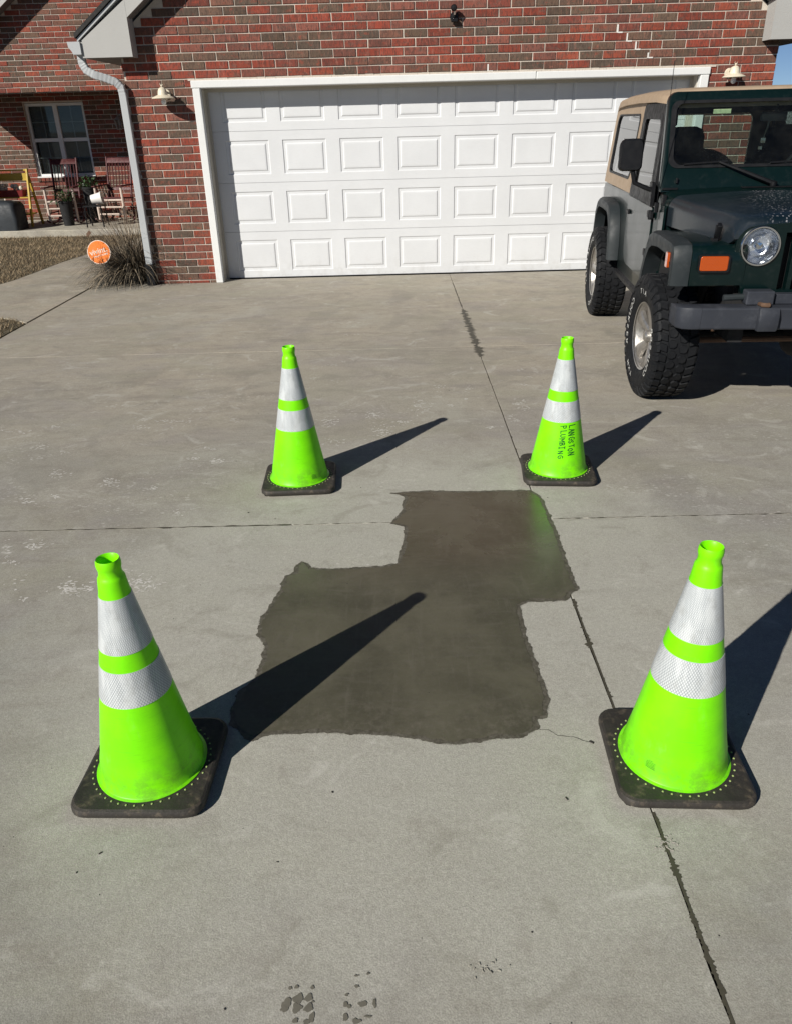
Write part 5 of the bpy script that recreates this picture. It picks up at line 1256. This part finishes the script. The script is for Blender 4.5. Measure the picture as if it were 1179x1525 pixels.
# --- bumper
mb = MB(); bp = rrect(-.585, -.465, .565, .688, .012, 2)
mb.loft([[(x, y, z) for y, z in bp] for x in (-.645, .645)]); bmp = CB(mb, 'front_bumper', 'bumper', bevel=.0)
for s in (-1, 1):
    secs = []
    for t, (x, y, k) in enumerate(((.646, 0, 1), (.69, .0, 1.0), (.74, .010, .99), (.768, .035, .94), (.777, .07, .85))):
        secs.append([(s*x, -.525+y+(yy+.525)*(.98 if t else .99), .6265+(z-.6265)*k*(1.015 if t else 1.0)) for yy, z in bp])
    mb = MB(); mb.loft(secs); CB(mb, 'end_cap', 'bumper', bmp, smooth=True, ang=40)
    # overrider and upper bracket
    ov = [(-.612, .560), (-.622, .60), (-.622, .65), (-.605, .692), (-.50, .692), (-.50, .560)]
    mb = MB(); mb.prism(ov, lambda y, z: (s*.36-.0 if s > 0 else -.345, y, z), lambda y, z: (s*.22 if s > 0 else -.245, y, z)) if False else None
    mb = MB(); mb.prism(ov, lambda y, z: (s*.345, y, z), lambda y, z: (s*.235, y, z)); CB(mb, 'overrider', 'bumper', bmp, bevel=.012, seg=2)
    mb = MB(); mb.box(s*.325-.075, s*.325+.075, -.53, -.44, .689, .765); CB(mb, 'bumper_bracket', 'bumper', bmp, bevel=.006)
    mb = MB(); mb.tube([(s*.40, -.47, .725), (s*.50, -.47, .72), (s*.51, -.47, .72)], .018, 10); CB(mb, 'bracket_pin', 'flare', bmp)
    mb = MB(); mb.tube([(s*.33, -.54, .70), (s*.33, -.59, .705), (s*.30, -.60, .705), (s*.285, -.56, .70)], .012, 8); CB(mb, 'tow_hook', 'rust', bmp, smooth=True)
mb = MB(); mb.box(-.24, .24, -.50, -.44, .689, .745); CB(mb, 'bumper_bracket', 'bumper', bmp, bevel=.004)
# --- wheels
def wheel_parts():
    w_ = empty('wheel', (0, 0, 0)); w_.parent = car
    hw = .132
    pr = [(.205, -.095), (.215, -.112), (.25, -.125), (.30, -.133), (.345, -.130), (.366, -.118), (.374, -.09), (.376, 0), (.374, .09), (.366, .118), (.345, .130), (.30, .133), (.25, .125), (.205, .10)]
    mb = MB(); mb.lathe(pr, 64, ax='x'); ty = mb.build('tyre', M['rubber'], w_, smooth=True, ang=45)
    # tread lugs
    mb = MB(); N = 38
    def lug(a, x0, x1, da, r0, r1, skew):
        def pt(aa, x, r_): return (x, r_*math.cos(aa), r_*math.sin(aa))
        k = .8
        v = [pt(a-da+skew*x0, x0, r0), pt(a-da+skew*x1, x1, r0), pt(a+da+skew*x1, x1, r0), pt(a+da+skew*x0, x0, r0),
             pt(a-da*k+skew*x0, x0, r1), pt(a-da*k+skew*x1, x1, r1), pt(a+da*k+skew*x1, x1, r1), pt(a+da*k+skew*x0, x0, r1)]
        mb.add(v, [(4, 5, 6, 7), (0, 1, 5, 4), (1, 2, 6, 5), (2, 3, 7, 6), (3, 0, 4, 7)])
    for i in range(N):
        a = 2*math.pi*i/N; h = math.pi/N
        for s, o_ in ((-1, 0), (1, h)):
            aa = a+o_
            lug(aa, s*.066, s*.108, h*.80, .372, .3865, s*-.9); 
            # shoulder wrapping down the sidewall
            def pt(ang, x, r_): return (x, r_*math.cos(ang), r_*math.sin(ang))
            d = h*.78 if i % 2 else h*.62; sk = s*-.9
            prf = [(.108, .3865), (.122, .378), (.134, .352), (.139 if i % 2 else .137, .325 if i % 2 else .338)]
            v = []
            for x, r_ in prf: v += [pt(aa-d*.82+sk*s*x*s, s*x, r_), pt(aa+d*.82+sk*s*x*s, s*x, r_)]
            for x, r_ in prf: v += [pt(aa-d+sk*s*x*s, s*(x-.012), r_-.008), pt(aa+d+sk*s*x*s, s*(x-.012), r_-.008)]
            f_ = []
            for q in range(3): f_ += [(2*q, 2*q+1, 2*q+3, 2*q+2), (2*q, 2*q+2, 8+2*q+2, 8+2*q), (2*q+1, 8+2*q+1, 8+2*q+3, 2*q+3)]
            f_.append((6, 7, 15, 14)); mb.add(v, f_)
        for s, o_ in ((-1, h*.5), (1, h*1.5)):
            aa = a+o_; 
            def pt(ang, x, r_): return (x, r_*math.cos(ang), r_*math.sin(ang))
            hexa = [(-.028, -.35), (-.012, -.85), (.014, -.75), (.028, -.25), (.024, .5), (.006, .85), (-.020, .7)]
            v = [pt(aa+b*h, s*.033+c, .372) for c, b in hexa]+[pt(aa+b*h*.88, s*.033+c*.88, .3865) for c, b in hexa]; n7 = 7
            mb.add(v, [tuple(range(7, 14))]+[(i_, (i_+1) % 7, 7+(i_+1) % 7, 7+i_) for i_ in range(7)])
    tl = mb.build('tread_blocks', M['rubber'], w_); tl['kind'] = 'stuff'
    # rim
    mb = MB(); mb.lathe([(.207, -.112), (.214, -.116), (.214, -.108), (.200, -.100), (.190, -.07), (.183, .02), (.186, .09), (.207, .10)], 48, ax='x'); rim = mb.build('rim', M['alloy'], w_, smooth=True, ang=40)
    mb = MB(); mb.lathe([(.001, .0), (.184, .0)], 32, ax='x'); mb.build('brake_drum', M['under'], w_)
    for k in range(5):
        a = 2*math.pi*k/5+.3
        secs = []
        for r_, wd_, x in ((.035, .030, -.070), (.08, .028, -.078), (.13, .034, -.092), (.175, .046, -.098), (.200, .056, -.100)):
            c, d = math.cos(a), math.sin(a); q = []
            for (tt, xx) in ((-1, .03), (-1, .008), (-.6, 0), (.6, 0), (1, .008), (1, .03)): q.append((x+xx, c*r_-d*tt*wd_, d*r_+c*tt*wd_))
            secs.append(q)
        mb = MB(); mb.loft(secs); mb.build('spoke', M['alloy'], w_, smooth=True, ang=35)
    mb = MB(); mb.lathe([(.001, -.100), (.025, -.100), (.034, -.092), (.038, -.070), (.062, -.066), (.066, -.05)], 28, ax='x'); mb.build('hub_cap', M['alloy'], w_, smooth=True)
    # raised white lettering on the outer wall: runs clockwise as seen from outside
    def curve_text(s, a_mid, rr, size, spread):
        n = len(s)
        for i, ch in enumerate(s):
            a = a_mid+(i-(n-1)/2)*spread
            # outward normal -x ; "up" is radial
            ry_, rz_ = math.cos(a), math.sin(a); ty_, tz_ = -math.sin(a), math.cos(a)
            if ch == ' ': continue
            def mp(x, y, z, ry_=ry_, rz_=rz_, ty_=ty_, tz_=tz_): return Vector((-.1345+.0-.0015*z, ry_*(rr+y)+ty_*x, rz_*(rr+y)+tz_*x))
            text_mesh(ch, size, mp, M['tyre_letter'], 'tyre_lettering', w_, thick=.6, bold=.0005)
    return w_, curve_text
wh, ctext = wheel_parts()
# letters: seen from the left (outside, looking +x) horizontal axis = -y ; text must run clockwise
def sidetext(s, a0, rr, size, spread):
    mbs = []
    n = len(s)
    cu_all = MB()
    for i, ch in enumerate(s):
        a = a0-(i-(n-1)/2)*spread      # angle in the y-z plane, clockwise from outside view
        cu = bpy.data.curves.new('t', 'FONT'); cu.body = ch; cu.size = size; cu.align_x = 'CENTER'; cu.align_y = 'CENTER'; cu.resolution_u = 2; cu.offset = .0006
        to = bpy.data.objects.new('t', cu); COL.objects.link(to); me = bpy.data.meshes.new_from_object(to.evaluated_get(bpy.context.evaluated_depsgraph_get())); bpy.data.objects.remove(to)
        ry_, rz_ = math.cos(a), math.sin(a); tx, tz = math.sin(a), -math.cos(a)
        v = [(-.1352+.10*max(0, abs((rr+q.co.y)-.30)-.0)*.12, ry_*(rr+q.co.y)+tx*q.co.x*1.25, rz_*(rr+q.co.y)+tz*q.co.x*1.25) for q in me.vertices]
        cu_all.add(v, [tuple(p.vertices) for p in me.polygons])
    return cu_all
# viewed from -x with y pointing away (screen left is far = +y): mirror the angle
T = MB()
for word, a0 in (('COURSER', R(0)), ('COURSER', R(180)), ('A/T', R(78)), ('MXT', R(-72))):
    q = sidetext(word, 0, .280, .050 if len(word) > 3 else .042, R(10.2)); 
    for f in q.f: pass
    c, s_ = math.cos(a0), math.sin(a0)
    T.add([(x, y*c-z*s_, y*s_+z*c) for x, y, z in q.v], q.f)
T.build('tyre_lettering', M['tyre_letter'], wh)
steer = R(4)
def put(w_, x, y, rz, rx): w_.location = (x, y, TR); w_.rotation_euler = (rx, 0, rz)
put(wh, -.722, 0, steer, R(10))
w2 = copy_tree(wh, car); put(w2, -.722, WBASE, 0, R(55))
w3 = copy_tree(wh, car); put(w3, .722, 0, math.pi+steer, R(30))
w4 = copy_tree(wh, car); put(w4, .722, WBASE, math.pi, R(80))
# --- mirrors
for s in (-1, 1):
    mr = MB(); mp = rrect(-.076, .076, -.098, .098, [.03, .045, .03, .03], 4)
    mr.loft([[(s*.90+x*.86, .665, 1.42+z*.9) for x, z in mp], [(s*.90+x, .685, 1.42+z) for x, z in mp], [(s*.90+x, .725, 1.42+z) for x, z in mp]]); mo = CB(mr, 'side_mirror', 'black_plastic', smooth=True, ang=45)
    mb = MB(); mb.prism([(x*.9, z*.9) for x, z in mp], lambda x, z: (s*.90+x, .7255, 1.42+z), lambda x, z: (s*.90+x, .729, 1.42+z)); CB(mb, 'mirror_glass', 'chrome', mo)
    mb = MB(); mb.tube([(s*.88, .70, 1.33), (s*.86, .70, 1.25), (s*.79, .70, 1.22), (s*.735, .70, 1.20)], .016, 8); mb.box(s*.735-.012, s*.735+.012, .66, .74, 1.10, 1.25); CB(mb, 'mirror_arm', 'black_plastic', mo, smooth=True, ang=40)
# --- wipers
for (px_, tipx) in ((-.02, -.36), (.55, .18)):
    a = Vector((px_, tilt(1.235)-.05, 1.245)); b = Vector((tipx, tilt(1.36)-.038, 1.375)); c = b+Vector((-.22, .004, -.012))
    mb = MB(); mb.tube([a, a.lerp(b, .5)+Vector((0, -.012, .0)), b], [.014, .011, .008], 6); mb.lathe([(.020, -.015), (.022, .01), (.001, .018)], 12, o=a); wp = CB(mb, 'wiper_arm', 'black_plastic', smooth=True)
    mb = MB(); mb.tube([b+Vector((.05, 0, .002)), c], .006, 6); CB(mb, 'wiper_blade', 'black_plastic', wp)
# --- antenna
mb = MB(); mb.tube([(-.735, .50, 1.08), (-.735, .50, 1.14)], .014, 8); mb.tube([(-.735, .50, 1.14), (-.72, .56, 1.95)], .0022, 6); CB(mb, 'antenna', 'black_plastic')
# --- interior
mb = MB(); mb.box(-.66, .66, .62, .82, 1.10, 1.30); CB(mb, 'dashboard', 'black_plastic', bevel=.03, seg=2)
for s in (-1, 1):
    st = MB(); st.loft([[(s*.36+x, 1.42+.02+dy, z) for x, dy in rrect(-.22, .22, 0, .12, .04, 3)] for z, _ in ((1.08, 0),)]+[[(s*.36+x*k, 1.45+dy+(z-1.1)*.25, z) for x, dy in rrect(-.22, .22, 0, .12, .04, 3)] for z, k in ((1.25, 1.0), (1.36, .88), (1.41, .6))])
    so_ = CB(st, 'seat', 'seat', smooth=True, ang=50)
    mb = MB(); mb.loft([[(s*.36+x*k, 1.52+dy, z) for x, dy in rrect(-.14, .14, 0, .09, .04, 3)] for z, k in ((1.37, .85), (1.41, 1.0), (1.50, 1.0), (1.55, .86), (1.57, .5))]); CB(mb, 'headrest', 'seat', so_, smooth=True, ang=50)
    mb = MB(); mb.obox((s*.33, .93, 1.685), (.24, 0, 0), (0, .05, -.02), (0, .004, .012)); CB(mb, 'sun_visor', 'seat', bevel=.006)
mb = MB(); mb.tube([(-.60, 1.62, 1.08), (-.58, 1.66, 1.60), (-.52, 1.68, 1.70), (.52, 1.68, 1.70), (.58, 1.66, 1.60), (.60, 1.62, 1.08)], .034, 10); mb.tube([(-.57, 1.66, 1.66), (-.60, .95, 1.68), (-.62, .85, 1.6)], .03, 8); mb.tube([(.57, 1.66, 1.66), (.60, .95, 1.68), (.62, .85, 1.6)], .03, 8); CB(mb, 'roll_bar', 'seat', smooth=True)
mb = MB(); n = 36; mb.tube([(.36+.19*math.cos(2*math.pi*i/n), .93-.07*math.sin(2*math.pi*i/n)*.8+.03, 1.27+.175*math.sin(2*math.pi*i/n)) for i in range(n+1)], .014, 8); mb.box(.20, .52, .95, .98, 1.255, 1.285); CB(mb, 'steering_wheel', 'black_plastic', smooth=True)
mb = MB(); mb.box(-.06, .10, .83, .86, 1.60, 1.655); mb.tube([(.02, .80, 1.70), (.02, .84, 1.64)], .008, 6); CB(mb, 'rear_view_mirror', 'black_plastic', bevel=.012, seg=2)
mb = MB(); mb.tube([(.0, .85, 1.60), (-.02, .85, 1.50)], .0015, 4); mb.box(-.035, -.005, .848, .852, 1.47, 1.50); mb.box(-.045, -.02, .846, .85, 1.43, 1.45); CB(mb, 'mirror_ornament', 'chrome')
mb = MB(); mb.box(-.6, .6, 2.55, 2.88, 1.08, 1.16); CB(mb, 'rear_seat', 'seat', bevel=.03, seg=2)
# spare wheel on the tailgate
w5 = copy_tree(wh, car); w5.name = 'spare_wheel'; w5.location = (.15, 3.10, .98); w5.rotation_euler = (0, 0, R(-90))
